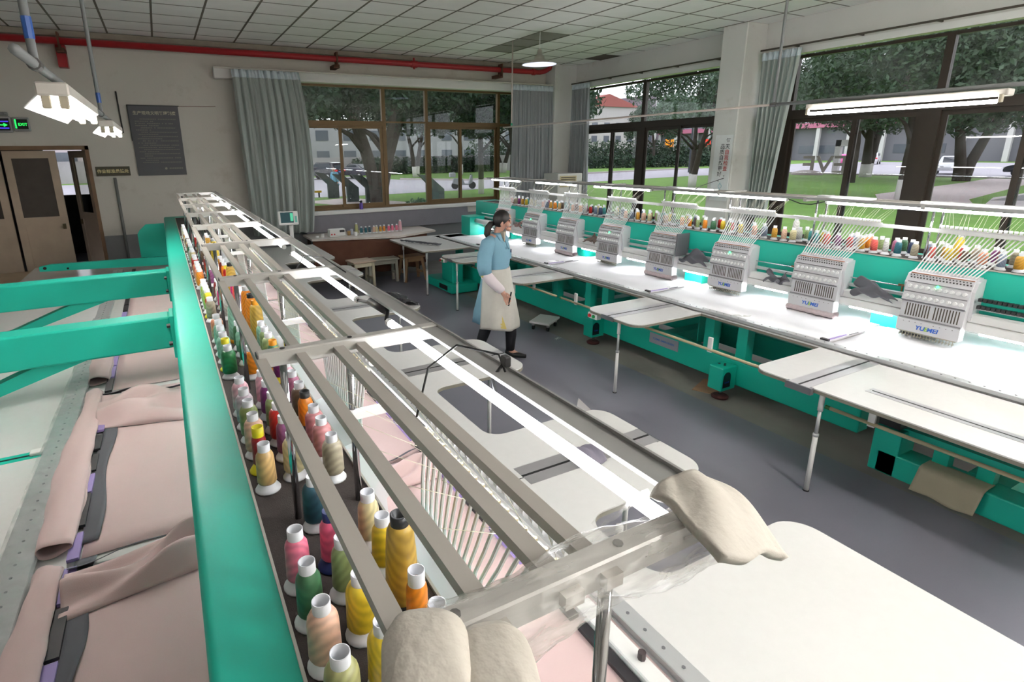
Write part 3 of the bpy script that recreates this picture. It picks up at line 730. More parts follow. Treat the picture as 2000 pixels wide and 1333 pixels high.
# thread rack -----------------------------------------------------------------
def rack(S, root, ys, y_near, y_far, combs, heads, tubes):
    zt = 1.815
    def bx(d0, d1, ya, yb, z0, z1): a, c = S.xr(d0, d1); return (a, c, ya, yb, z0, z1)
    # d positions measured from the beam front face
    for (d0, d1) in ((-.266, -.244), (-.178, -.156), (-.090, -.065), (-.034, -.011)):
        MB().box(*bx(d0, d1, y_near, y_far, zt - .024, zt - .008)).build('rack_rail', ALU_TOP, root)
    for y in ys:
        MB().bbox(*bx(-.262, .190, y - .014, y + .016, zt - .032, zt + .004), .0025, 1).build('crossbar', mat('pale_crossbar', (180, 178, 174), rough=.4, metal=.2, var=.05, scale=14), root)
        MB().box(*bx(-.2640, -.262, y - .012, y + .014, zt - .030, zt + .002)).build('end_cap', BLACK, root)
        for d in ((-.205, -.045) if y > .6 else (-.205, .004)):
            MB().cyl((S.X(d), y + .015, 1.354 if d < 0 else 1.02), (S.X(d), y + .015, zt - .03), .009, 10).build('rack_post', CHROME, root, smooth=True)
            MB().cyl((S.X(d), y + .001, zt + .004), (S.X(d), y + .001, zt + .006), .006, 8).build('screw_head', BLACK, root)
        if y > .6: MB().box(*bx(-.06, .085, y - .01, y + .012, 1.602, 1.622)).build('guide_arm', PAINT_W, root)
    # lamp channel along the aisle side
    MB().box(*bx(.139, .187, y_near, y_far, zt - .005, zt)).box(*bx(.184, .189, y_near, y_far, zt - .014, zt + .006)).box(*bx(.137, .140, y_near, y_far, zt - .004, zt + .004)).build('lamp_channel', mat('grey_channel', (150, 150, 148), rough=.4, metal=.3), root)
    for (ya, yb) in tubes:
        tb = MB().cyl((S.X(.128), ya, zt - .035), (S.X(.128), yb, zt - .035), .0105, 10).build('lamp_tube', STRIP, root)
        MB().cyl((S.X(.128), ya - .02, zt - .035), (S.X(.128), ya, zt - .035), .012, 10).build('tube_cap', WHITE_P, tb)
        MB().cyl((S.X(.128), yb, zt - .035), (S.X(.128), yb + .02, zt - .035), .012, 10).build('tube_cap', WHITE_P, tb)
    # guide rail and the combs with rollers and feed tubes
    MB().box(*bx(.070, .076, y_near + .15, y_far, 1.605, 1.635)).build('guide_rail', PAINT_W, root)
    ck = {}
    n = 18
    q = MB()
    q.box(*sorted((S.sg * .053, S.sg * .069)), -.255, .255, 1.622, 1.64)
    q.box(*sorted((S.sg * .052, S.sg * .056)), -.255, .255, 1.60, 1.64)
    ck['bar'] = q.mesh('guide_comb', WHITE_P)
    q = MB()
    for k in range(n):
        y = -.24 + k * .0282
        q.cyl((S.sg * .0795, y - .0095, 1.655), (S.sg * .0845, y + .0095, 1.655), .0115, 12)
    ck['roll'] = q.mesh('rollers', WHITE_P, smooth=False)
    q = MB()
    for k in range(n):
        y = -.24 + k * .0282
        q.cyl((S.sg * .060, y, 1.64), (S.sg * .060, y, 1.6455), .0042, 6)
    ck['pins'] = q.mesh('pins', mat('cream_pin', (222, 208, 170)))
    for i, yc in enumerate(combs):
        c = place('guide_comb', ck['bar'], None, None, (S.x0, yc, 0)); attach(c, root)
        for nm, key in (('rollers', 'roll'), ('pins', 'pins')):
            o = place(nm, ck[key], None, None, (S.x0, yc, 0)); attach(o, c); o['kind'] = 'stuff'
        yh = heads[i]
        q = MB()
        for k in range(n):
            ya = yc - .24 + k * .0282; yb = yh - .19 + k * .0224
            q.tube([(S.X(.054), ya, 1.60), (S.X(.060), ya * .70 + yb * .30, 1.50), (S.X(.074), ya * .33 + yb * .67, 1.40), (S.X(.098), yb, 1.295)], .0046, 6)
        o = q.build('feed_tubes', mat('white_feed_tube', (243, 244, 243), rough=.35, var=.01), c); o['kind'] = 'stuff'
        q = MB()
        for k in range(n):
            ya = yc - .24 + k * .0282
            q.tube([(S.X(.06), ya, 1.645), (S.X(-.03 - .07 * (k % 3)), ya + (ya - yc) * .35, zt - .02)], .0006, 3, False)
        o = q.build('threads', mat('fine_thread', (216, 212, 190), rough=.6), c); o['kind'] = 'stuff'
YA = [1.248 + PITCH_H * k for k in range(8)]
CA = [.80 + .912 * k for k in range(8)]
rack(SA, MA, [.385] + YA, .36, 7.75, CA, HA, [(.42, 1.42), (1.74, 2.74), (3.0, 4.0), (4.28, 5.28), (5.5, 6.4), (6.62, 7.5)])
YBc = [1.22 + PITCH_H * k for k in range(9)]
CB = [1.775 + .918 * k for k in range(8)]
rack(SB, MBb, YBc, .95, 8.72, CB, HB, [(7.72, 8.62), (6.30, 7.28), (4.93, 5.93), (3.24, 4.56), (1.56, 2.86)])

# lamp leads
def lead(root, pts, r=.004): MB().tube(pts, r, 6).build('lamp_lead', BLACK, root, smooth=True)
lead(MA, [(SA.X(.128), 1.46, 1.78), (SA.X(.15), 1.50, 1.80), (SA.X(.14), 1.58, 1.80), (SA.X(.128), 1.72, 1.78)], .006)
MB().cyl((SA.X(.140), 1.50, 1.798), (SA.X(.135), 1.62, 1.798), .012, 10).build('lead_connector', BLACK, MA, smooth=True)
lead(MA, [(SA.X(.02), 1.00, 1.70), (SA.X(.06), 1.02, 1.80), (SA.X(.11), .98, 1.855), (SA.X(.165), .90, 1.85), (SA.X(.172), .885, 1.815)], .0025)
lead(MA, [(SA.X(.173), .885, 1.84), (SA.X(.15), .90, 1.80), (SA.X(.135), .86, 1.78)], .004)
MB().bbox(SA.X(.165), SA.X(.18), .875, .895, 1.828, 1.85, .002, 1).build('cable_tie', BLACK, MA)
lead(MA, [(SA.X(.03), 2.35, 1.74), (SA.X(.09), 2.33, 1.84), (SA.X(.15), 2.25, 1.84), (SA.X(.17), 2.0, 1.82)], .0025)
lead(MA, [(SA.X(.15), 3.85, 1.82), (SA.X(.14), 3.80, 1.85), (SA.X(.14), 3.75, 1.80)], .003)
lead(MBb, [(SB.X(.13), 2.88, 1.79), (SB.X(.13), 3.0, 1.755), (SB.X(.13), 3.1, 1.755), (SB.X(.13), 3.22, 1.79)], .005)
lead(MBb, [(SB.X(.17), 4.25, 1.83), (SB.X(.1), 4.22, 1.87), (SB.X(-.02), 4.05, 1.95)], .004)
# grey lamp bases clipped on top of the channel of machine B
for (ya, yb) in ((4.1, 4.75), (2.55, 3.0), (1.3, 2.2)):
    MB().box(*sorted((SB.X(.06), SB.X(-.02))), ya, yb, 1.817, 1.835).build('ballast_box', mat('grey_ballast', (170, 172, 170), rough=.5), MBb)

# tables -----------------------------------------------------------------------
def top(root, poly, name='table_top', z=TZ, th=.03):
    o = MB().prism(poly, 'z', z - .008, z).build(name, WHITE_TOP, root)
    MB().prism([(x, y) for x, y in poly], 'z', z - th, z - .008).build('edge_band', EDGE, o)
    return o
def wing(S, root, y0, y1, d0, d1, slot=None, rad=.12):
    """table wing reaching into the aisle"""
    x0, x1 = S.xr(d0, d1)
    poly = rounded(x0, x1, y0, y1, rad, 7, 'bc' if S.sg > 0 else 'ad')
    w_ = top(root, poly, 'table_wing')
    if slot is not None:
        a, c = S.xr(d0 - .05, d1 - .005)
        MB().box(a, c, slot - .075, slot - .008, TZ, TZ + .0015).box(a, c, slot + .008, slot + .075, TZ, TZ + .0015).build('slot_plate', STEEL, w_)
        MB().box(a, c, slot - .008, slot + .008, TZ + .0002, TZ + .001).build('guide_slot', DARKSLOT, w_)
        e0, e1 = S.xr(d1 - .03, d1 + .004)
        MB().box(e0, e1, slot - .08, slot + .08, TZ - .04, TZ).build('end_bracket', mat('grey_casting', (110, 110, 114), metal=.4), w_)
    return w_
def leg(root, x, y, ztop=TZ - .03):
    o = MB().cyl((x, y, .004), (x, y, .42), .0155, 10).build('table_leg', PAINT_W, root, smooth=True)
    MB().cyl((x, y, .42), (x, y, .60), .011, 10).build('leg_slider', ALU, o, smooth=True)
    MB().cyl((x, y, .60), (x, y, ztop), .0165, 10).build('leg_sleeve', PAINT_W, o, smooth=True)
    MB().cyl((x, y, .415), (x, y, .435), .018, 10).build('leg_collar', ALU, o, smooth=True)
    MB().cyl((x, y, .0042), (x, y, .012), .02, 8).build('foot_pad', BLACK, o)
# machine A: main table, wings at the measured places
xa = 1.40
def comb_outline(x0, xin, xout, ya, yb, wings, ro=.12, ri=.10, n=7):
    """table outline whose aisle edge steps out into wings with rounded corners inside and out"""
    out = [(x0, yb), (x0, ya)]
    def arc(cx, cy_, r, a0, a1): return [(cx + r * math.cos(a0 + (a1 - a0) * i / n), cy_ + r * math.sin(a0 + (a1 - a0) * i / n)) for i in range(n + 1)]
    first = True
    for (w0, w1) in wings:
        if w0 <= ya + .01: out += [(xout, ya)]
        else: out += ([(xin, ya)] if first else []) + arc(xin + ri, w0 - ri, ri, PI, PI / 2) + arc(xout - ro, w0 + ro, ro, -PI / 2, 0)
        first = False
        if w1 >= yb - .01: out += [(xout, yb)]
        else: out += arc(xout - ro, w1 - ro, ro, 0, PI / 2) + arc(xin + ri, w1 + ri, ri, -PI / 2, -PI)
    if wings[-1][1] < yb - .01: out += [(xin, yb)]
    return out
WINGS_A = [(-.9, 1.13), (1.53, 2.31), (3.05, 3.80), (4.89, 5.66), (6.70, 7.45), (8.05, 9.55)]
top(MA, comb_outline(-1.75, xa, 2.175, -.9, 9.55, WINGS_A), 'table_top')
for sl in (1.915, 3.38, 5.26, 7.07):
    MB().box(xa - .06, 2.17, sl - .075, sl - .008, TZ, TZ + .0015).box(xa - .06, 2.17, sl + .008, sl + .075, TZ, TZ + .0015).build('slot_plate', STEEL, MA)
    MB().box(xa - .06, 2.17, sl - .008, sl + .008, TZ + .0002, TZ + .001).build('guide_slot', DARKSLOT, MA)
    MB().box(2.15, 2.179, sl - .08, sl + .08, TZ - .04, TZ).build('end_bracket', mat('grey_casting', (110, 110, 114), metal=.4), MA)
MB().box(1.12, 1.42, 1.9, 1.905, TZ + .0003, TZ + .001).build('scratch_line', DARKSLOT, MA)
for (x, y) in ((2.07, 3.43), (2.08, 1.95), (2.05, 5.25), (2.05, 7.05), (1.95, .6), (1.52, 1.45)): leg(MA, x, y)
# machine B
wing(SB, MBb, .30, 2.27, 5.37 - 4.40, 5.37 - 3.56, None, .10)
wb = wing(SB, MBb, 3.37, 4.06, 5.37 - 4.40, 5.37 - 3.55, 3.74)
wing(SB, MBb, 5.25, 5.95, 5.37 - 4.40, 5.37 - 3.57, 5.60)
wing(SB, MBb, 6.75, 7.42, 5.37 - 4.40, 5.37 - 3.58, 7.08)
wing(SB, MBb, 7.88, 9.40, 5.37 - 4.95, 5.37 - 3.52, None, .06)
x0, x1 = 4.385, 6.15
top(MBb, rounded(x0, x1, .30, 9.3, .02, 2), 'table_top')
# stainless plates on the near table of machine B
MB().box(3.54, 4.39, 1.86, 1.918, TZ, TZ + .0015).box(3.54, 4.39, 1.934, 1.995, TZ, TZ + .0015).build('slot_plate', STEEL, MBb)
MB().box(3.54, 4.39, 1.918, 1.934, TZ + .0002, TZ + .001).build('guide_slot', DARKSLOT, MBb)
MB().box(3.53, 3.565, 1.84, 2.01, TZ - .045, TZ + .0005).build('end_bracket', mat('grey_casting', (110, 110, 114), metal=.4), MBb)
MB().box(3.80, 3.838, .35, 1.66, TZ, TZ + .0015).box(3.852, 3.89, .35, 1.66, TZ, TZ + .0015).build('slot_plate', STEEL, MBb)
MB().box(3.838, 3.852, .35, 1.64, TZ + .0002, TZ + .001).build('guide_slot', DARKSLOT, MBb)
for (x, y) in ((3.60, 1.80), (3.59, 3.62), (3.60, 5.40), (3.62, 6.92), (3.50 + .12, 7.97), (3.64, 9.0)): leg(MBb, x, y)
# emergency buttons below the wings
for (x, y) in ((3.585, 4.0), (3.60, 7.36)):
    q = MB().bbox(x - .03, x + .03, y - .11, y + .02, TZ - .085, TZ - .03, .004, 1).build('button_box', PAINT_W, MBb)
    MB().cyl((x - .03, y - .015, TZ - .057), (x - .045, y - .015, TZ - .057), .017, 10).build('stop_button', mat('red_button', (190, 30, 40), rough=.4), q)
    MB().cyl((x - .03, y - .07, TZ - .057), (x - .042, y - .07, TZ - .057), .017, 10).build('start_button', mat('green_button', (30, 150, 80), rough=.4), q)

# pantograph frames: aluminium rails with clips
def frame_rail(root, x0, x1, ya, yb, z0=TZ + .004, z1=TZ + .032):
    o = MB().bbox(x0, x1, ya, yb, z0, z1, .003, 1).build('frame_rail', ALU, root)
    q = MB(); y = ya + .05
    xm = (x0 + x1) / 2
    while y < yb - .05:
        q.cyl((xm, y, z1), (xm, y, z1 + .002), .006, 6); y += .075
    q.build('rail_screws', mat('screw_grey', (120, 120, 124), metal=.5), o)['kind'] = 'stuff'
    return o
frame_rail(MBb, 4.405, 4.475, .35, 9.1)
CLIP, CLIP2 = mat('black_clip', (38, 36, 40), rough=.5), mat('lilac_clip', (150, 132, 190), rough=.5)
def clips(root, x0, x1, ya, yb, z, step=.28, seed=1):
    rr = random.Random(seed); y = ya
    while y < yb:
        L = rr.uniform(.16, .3)
        MB().box(x0, x1, y, min(y + L, yb), z, z + .014).build('frame_clip', rr.choice((CLIP, CLIP, CLIP2)), root); y += L + rr.uniform(.01, .06)
clips(MBb, 4.482, 4.496, .4, 9.0, TZ + .006, seed=4)
for yd in (2.31, 4.16, 5.98, 7.85):
    o = MB().bbox(4.48, 5.05, yd - .02, yd + .02, TZ + .006, TZ + .022, .002, 1).build('frame_divider', mat('pale_divider', (206, 204, 210), rough=.4), MBb)
    MB().box(4.55, 4.80, yd - .012, yd + .002, TZ + .022, TZ + .027).build('divider_clip', CLIP2, o)
    MB().box(4.82, 4.95, yd - .02, yd - .012, TZ + .022, TZ + .026).build('divider_clip', CLIP, o)
    MB().box(4.49, 4.52, yd - .03, yd + .03, TZ + .022, TZ + .04).build('divider_knob', CLIP, o)
# white cloth sheets stretched in the frames of machine B
WCL = mat('white_cloth', (226, 225, 228), rough=.8, var=.015, scale=6, bump=.1, bscale=400)
for k, (ya, yb) in enumerate(((.45, 2.28), (2.34, 4.13), (4.19, 5.95), (6.01, 7.82), (7.88, 9.0))):
    f = lambda u, v, ya=ya, yb=yb, k=k: (4.50 + 1.3 * u, ya + (yb - ya) * v, TZ + .006 + .004 * math.sin(u * 7 + k) * math.sin(v * 9 + u * 5) + .003 * math.sin(v * 23 + u * 11))
    o = MB().grid(f, 24, 24).build('cloth_sheet', WCL, smooth=True)
    so = o.modifiers.new('thickness', 'SOLIDIFY'); so.thickness = .002
    tag(o, 'white cloth sheet stretched under the heads, %s from the near end of the window-side machine' % ordinal(k + 1), 'cloth', 'white cloth sheets on the window-side machine')

# base frames -----------------------------------------------------------------
q = MB().bbox(4.47, 4.62, 1.95, 9.0, .13, .37, .012, 2).build('base_beam', TEAL, MBb, smooth=False)
MB().bbox(5.35, 5.55, 1.95, 9.0, .13, .37, .012, 2).build('base_beam', TEAL, MBb)
for y in (2.3, 3.0, 3.35, 4.1, 4.8, 5.1, 5.75, 6.4, 7.1, 7.9, 8.6):
    MB().box(4.50, 4.60, y - .05, y + .05, .37, .72).build('base_post', TEAL, MBb)
for y in (2.7, 3.9, 5.3, 6.6, 8.0): MB().box(4.60, 5.40, y - .07, y + .07, .2, .37).build('cross_member', TEAL, MBb)
for y in (2.3, 4.3, 6.3, 8.3): MB().box(5.38, 5.72, y - .12, y + .12, .30, 1.0).build('beam_column', TEAL, MBb)
for y in (3.55, 5.95): MB().prism([(4.60, .37), (4.95, .37), (4.60, .70)], 'y', y - .006, y + .006).build('gusset', TEAL, MBb)
for y, lab in ((3.07, 'a'), (4.83, 'b')):
    fb = MB().bbox(4.28, 4.475, y - .075, y + .075, .10, .33, .012, 2).build('foot_block', TEAL, MBb)
    for (dx, dy) in ((-.02, .03), (.02, 0), (-.01, -.02)):
        MB().cyl((4.38 + dx, y + dy, .33), (4.38 + dx, y + dy, .335), .011, 8).build('bolt_head', mat('dark_bolt', (60, 50, 52)), fb)
    pl = [(4.345 + .05 * math.cos(a), .235 + .05 * math.sin(a)) for a in [PI * k / 8 for k in range(9)]] + [(4.295, .135), (4.395, .135)]
    MB().prism([(x, z) for x, z in pl], 'y', y - .0775, y - .075).build('badge', mat('navy_badge', (16, 22, 34), rough=.35), fb)
    place_text('badge_logo', text_mesh('badge_logo', 'YUEMEI', .019, BLUE, bold=.0006), (4.345, y - .0785, .185), (1, 0, 0), (0, 0, 1), fb)
    MB().cyl((4.38, y, .02), (4.38, y, .10), .016, 8).build('foot_screw', CHROME, fb)
    MB().lathe([(.075, .004), (.078, .018), (.06, .03), (.02, .034)], 18, (4.38, y, 0)).build('rubber_foot', mat('maroon_rubber', (82, 44, 44), rough=.7), fb, smooth=False)
pq = MB().box(4.462, 4.468, 3.66, 4.04, .245, .355).build('name_plate', mat('silver_plate', (168, 170, 180), rough=.4, metal=.3), MBb)
place_text('plate_lettering', text_mesh('plate_lettering', 'YUEMEI EMBROIDERY', .030, mat('plate_blue', (70, 130, 200)), bold=.0008), (4.4605, 3.85, .30), (0, -1, 0), (0, 0, 1), pq)
# nearer base frame of machine B with a brace
MB().bbox(4.02, 4.20, .55, 1.62, .14, .30, .01, 2).build('base_beam', TEAL, MBb)
MB().bbox(4.02, 4.22, 1.50, 1.66, .14, .46, .01, 2).build('base_post', TEAL, MBb)
MB().box(4.10, 4.20, .6, 1.55, .40, .47).build('base_rail', TEAL, MBb)
for y in (.75, 1.1, 1.32): MB().box(4.12, 4.20, y - .04, y + .04, .30, .42).build('base_post', TEAL, MBb)
MB().box(4.20, 5.4, 1.0, 1.2, .15, .30).build('cross_member', TEAL, MBb)
MB().box(3.97, 4.2, 1.5, 1.62, .50, .56).build('motor_box', BLACK, MBb)
TANROD = mat('tan_start_rod', (178, 166, 134), rough=.5)
for (ya, yb) in ((.35, 1.84), (2.45, 4.9), (5.0, 7.0)):
    rd = MB().cyl((3.93 if ya > 2 else 3.80, ya, .61 if ya > 2 else .55), (3.93 if ya > 2 else 3.80, yb, .61 if ya > 2 else .55), .013, 8).build('start_rod', TANROD, MBb, smooth=True)
    x, z = (3.93, .61) if ya > 2 else (3.80, .55)
    MB().cyl((x, yb, z), (x, yb + .03, z), .0145, 8).build('rod_cap', mat('green_cap', (40, 110, 50)), rd)
    for y in (ya + .45, yb - .25): MB().box(x - .008, x + .008, y - .02, y + .02, z - .02, TZ - .03).build('rod_hanger', PAINT_W, rd)
# far end of machine B: side blocks, arm with white roller, motor block
MB().bbox(4.98, 5.30, 8.98, 9.32, .74, 1.10, .01, 2).build('end_block', TEAL, MBb)
MB().cyl((5.12, 8.45, 1.02), (5.12, 9.0, 1.02), .045, 14).build('drive_roller', mat('white_roller', (212, 210, 214), rough=.4), MBb, smooth=True)
MB().bbox(3.95, 4.45, 7.75, 8.75, .02, .16, .01, 1).build('base_foot', TEAL, MBb)
MB().bbox(4.05, 4.25, 7.9, 8.3, .16, .58, .01, 1).build('base_post', TEAL, MBb)
MB().box(3.945, 3.952, 7.9, 8.2, .05, .13).build('vent_plate', BLACK, MBb)
# cable chain after the nearest head
cc = MB()
for k in range(24):
    y = 1.68 - k * .028
    for (d, z) in ((.11, 1.095), (.11, 1.150)): cc.box(*sorted((SB.X(d + .02), SB.X(d - .02))), y - .011, y + .011, z - .012, z + .012)
for k in range(6):
    a = -PI / 2 + PI * k / 5; cc.box(*sorted((SB.X(.13), SB.X(.09))), 1.0 - .032 * math.cos(a) - .01, 1.0 - .032 * math.cos(a) + .01, 1.1225 + .03 * math.sin(a) - .008, 1.1225 + .03 * math.sin(a) + .008)
cc.build('cable_chain', BLACK, MBb)['kind'] = 'stuff'
# base of machine A, its rear arms and their braces
MB().bbox(1.05, 1.20, .6, 9.2, .13, .37, .012, 2).build('base_beam', TEAL, MA)
MB().bbox(-1.55, -1.40, .6, 9.2, .13, .37, .012, 2).build('base_beam', TEAL, MA)
for y in (2.0, 4.6, 7.2, 9.0): MB().box(-1.4, 1.05, y - .07, y + .07, .15, .35).build('cross_member', TEAL, MA)
for y in (1.5, 4.2, 7.0): MB().box(-.02, .36, y - .12, y + .12, .30, .99).build('beam_column', TEAL, MA)
for y in (1.1, 2.8, 4.5, 6.2, 8.0): MB().box(1.07, 1.18, y - .05, y + .05, .37, .72).build('base_post', TEAL, MA)
MB().bar((1.30, 5.2, .30), (2.0, 4.2, .30), .10, .10).build('floor_brace', TEAL, MA)
for (y, zt) in ((5.72, 1.215), (4.02, 1.215)):
    a = MB().bbox(-1.62, -.075, y, y + .17, zt - .22, zt, .012, 2).build('rear_arm', TEAL, MA)
    MB().bbox(-.078, -.05, y - .03, y + .20, zt - .285, zt + .01, .004, 1).build('mounting_plate', TEAL, a)
    for z in (zt - .06, zt - .185):
        for by in (-.004, .19): MB().cyl((-.10, y + by, z), (-.078, y + by, z), .016, 6).build('mounting_bolt', mat('dark_bolt', (40, 40, 44), metal=.5), a)
    MB().prism([(-1.45, .76), (-1.30, .76), (-.50, zt - .20), (-.80, zt - .20)], 'y', y + .03, y + .14).build('brace', TEAL, a)
    MB().bbox(-1.62, -1.44, y, y + .17, .40, zt - .2, .01, 1).build('rear_post', TEAL, a)
# teal guard and end arm at the far end of machine A
MB().prism([(-.40, .78), (-.05, .78), (-.05, 1.33), (-.28, 1.33), (-.37, 1.25), (-.40, 1.2)], 'y', 8.93, 8.96).build('end_guard', TEAL, MA)
e = MB().prism([(-1.52, .86), (-.05, .80), (-.05, .92), (-1.40, .94), (-1.52, .92)], 'y', 8.50, 8.56).build('end_arm', TEAL, MA)
MB().cyl((-1.46, 8.49, .90), (-1.46, 8.50, .90), .02, 8).cyl((-1.22, 8.49, .875), (-1.22, 8.50, .875), .013, 8).build('arm_bolt', DARKSLOT, e)
# frame rails of machine A
frame_rail(MA, 1.135, 1.20, -.2, 9.0)
rl = frame_rail(MA, -.735, -.62, .6, 8.6)
clips(MA, .995, 1.03, .55, 8.6, TZ + .010, seed=11)
clips(MA, -.515, -.475, .6, 8.6, TZ + .010, seed=12)
MB().bbox(1.035, 1.095, .55, 1.16, TZ + .008, TZ + .04, .004, 1).build('clamp_bar', PAINT_W, MA)
MB().cyl((1.075, .90, TZ + .04), (1.075, .90, TZ + .065), .012, 8).build('clamp_screw', mat('dark_bolt', (40, 40, 44), metal=.5), MA)
# slot across the rear table
MB().box(-1.7, -.74, 3.27, 3.35, TZ + .0003, TZ + .0012).build('slot_plate', TEAL, MA)
MB().box(-1.7, -.74, 3.302, 3.318, TZ + .0012, TZ + .002).build('guide_slot', DARKSLOT, MA)
MB().bbox(-.80, -.72, 3.29, 3.34, TZ, TZ + .02, .004, 1).build('slot_runner', PAINT_W, MA)
# control panel of machine A at the far end
cp = thing('control_panel', 'white operating panel with a colour screen on a post beside the curtain', 'control panel', (1.62, 8.6, 0))
MB().cyl((1.66, 8.62, .75), (1.66, 8.62, 1.22), .03, 10).cyl((1.66, 8.62, .75), (1.66, 8.62, .77), .07, 12).build('post', PAINT_W, cp, smooth=True)
Rz = Matrix.Translation((1.62, 8.58, 1.33)) @ Matrix.Rotation(-.15, 4, 'Z') @ Matrix.Rotation(-.5, 4, 'X')
def oriented(mb, M_, name, m, parent, **k):
    mb.v = [tuple(M_ @ Vector(v)) for v in mb.v]; return mb.build(name, m, parent, **k)
oriented(MB().bbox(-.145, .145, -.02, .025, -.11, .11, .015, 2), Rz, 'case', PAINT_W, cp)
oriented(MB().box(-.11, .075, -.0225, -.02, -.085, .085), Rz, 'screen', lamp_mat('screen_dark', (70, 96, 100), .35), cp)
oriented(MB().box(.03, .07, -.024, -.0225, -.06, .07), Rz, 'screen_icons', lamp_mat('screen_icons', (90, 190, 150), .7), cp)
oriented(MB().box(.095, .125, -.0225, -.02, -.08, .02), Rz, 'keypad', mat('keypad', (120, 190, 180)), cp)
# ------------------------------------------------------------------ lamps
def fixture(label, x, y0, y1, z, rods, twin=True, side=1, bare=False):
    """hanging fluorescent fixture on a pipe that runs along y"""
    t = thing('hanging_lamp', label, 'lamp', (x, (y0 + y1) / 2, z), group='hanging fluorescent fixtures')
    GREYP = mat('grey_hanging_pipe', (112, 114, 114), rough=.5)
    MB().cyl((x, y0 - .6, z + .11), (x, y1 + .35, z + .11), .016, 8).build('carrier_pipe', GREYP, t, smooth=True)
    for ry in rods:
        MB().cyl((x, ry, z + .11), (x, ry, CZ), .014, 8).build('drop_rod', GREYP, t, smooth=True)
        MB().cyl((x, ry - .03, z + .11), (x, ry + .03, z + .11), .022, 10).build('pipe_joint', mat('dark_joint', (74, 72, 70)), t)
        if twin and not bare: MB().cyl((x, ry, z + .19), (x, ry, z + .26), .0155, 8).build('blue_tape', mat('blue_tape', (34, 74, 140)), t)
    W_ = .055
    MB().bbox(x - W_, x + W_, y0, y1, z + .035, z + .085, .006, 1).build('housing', mat('grey_white_housing', (190, 184, 176), rough=.5), t)
    if twin and not bare: MB().prism([(x - W_, z + .04), (x - W_ - .05, z - .01), (x - W_ - .047, z - .012), (x - W_ + .003, z + .036)], 'y', y0 + .02, y1 - .02).build('reflector_wing', PAINT_W, t)
    for dx in ((-.075, .075) if bare else ((-.028, .03) if twin else (side * .062,))):
        MB().cyl((x + dx, y0 + .05, z + (.008 if twin else -.004)), (x + dx, y1 - .05, z + (.008 if twin else -.004)), .014, 10).build('tube', FILL_TUBE if bare else TUBE, t)
        for yy in (y0 + .03, y1 - .03):
            MB().bbox(x + dx - .016, x + dx + .016, yy - .012, yy + .012, z - .012, z + .045, .004, 1).build('lamp_holder', mat('beige_holder', (170, 160, 140)), t)
    return t
fixture('nearest hanging twin fluorescent fixture at the upper left', -.33, 2.75, 3.99, 2.45, (2.47,))
fixture('second hanging twin fluorescent fixture at the upper left, farther away', -.33, 5.35, 6.60, 2.45, (5.05,))
fixture('hanging fluorescent fixture in front of the window wall at upper right', 5.58, 1.90, 3.36, 2.57, (3.72,), twin=False, side=-1)
MB().cyl((5.58, 3.7, 2.68), (5.58, 8.8, 2.68), .012, 8).build('suspension_pipe', mat('pale_pipe', (176, 164, 156), rough=.5), smooth=True)
o = bpy.data.objects['suspension_pipe']; tag(o, 'long thin horizontal pipe hanging in front of the window wall', 'pipe')
MB().cyl((5.58, 8.53, 2.68), (5.58, 8.53, CZ), .013, 8).build('drop_rod', mat('pale_pipe', (176, 164, 156)), o, smooth=True)
MB().cyl((5.58, 8.53, 2.70), (5.58, 8.53, 2.74), .017, 8).build('green_tie', mat('green_tape', (30, 150, 110)), o)
MB().tube([(5.58, 8.5, 2.67), (5.58, 7.2, 2.62), (5.58, 6.0, 2.66)], .003, 4).build('hanging_wire', mat('pale_wire', (190, 186, 178)), o)
# added fixtures, unseen behind the camera, put in to lift the ceiling's brightness
for i, (x, y, lab) in enumerate(((2.6, -1.9, 'added unseen fill fixture behind the camera over the aisle'), (5.58, -1.9, 'added unseen fill fixture behind the camera on the window side'),
                                 (2.6, -4.2, 'added unseen fill fixture farthest behind the camera'), (7.3, -1.0, 'added unseen fill fixture near the right front corner'))):
    fixture(lab, x, y, y + 1.24, 3.3, (y - .3,), bare=True)
t = thing('pendant_lamp', 'round metal pendant lamp hanging from the grey ceiling panel', 'lamp', (5.58, 7.75, 3.6))
MB().cyl((5.58, 7.75, 3.80), (5.58, 7.75, CZ), .006, 6).build('cord', PAINT_W, t)
MB().lathe([(.02, 3.82), (.035, 3.80), (.05, 3.72), (.075, 3.72), (.078, 3.68), (.09, 3.66), (.285, 3.595), (.285, 3.588), (.09, 3.65), (.0, 3.66)], 28, (5.58, 7.75, 0), False).build('shade', mat('brushed_shade', (190, 184, 176), rough=.3, metal=.7), t, smooth=True)
MB().lathe([(.001, 3.597), (.27, 3.592)], 28, (5.58, 7.75, 0), False).build('diffuser', lamp_mat('pendant_diffuser', (215, 222, 250), .9), t)

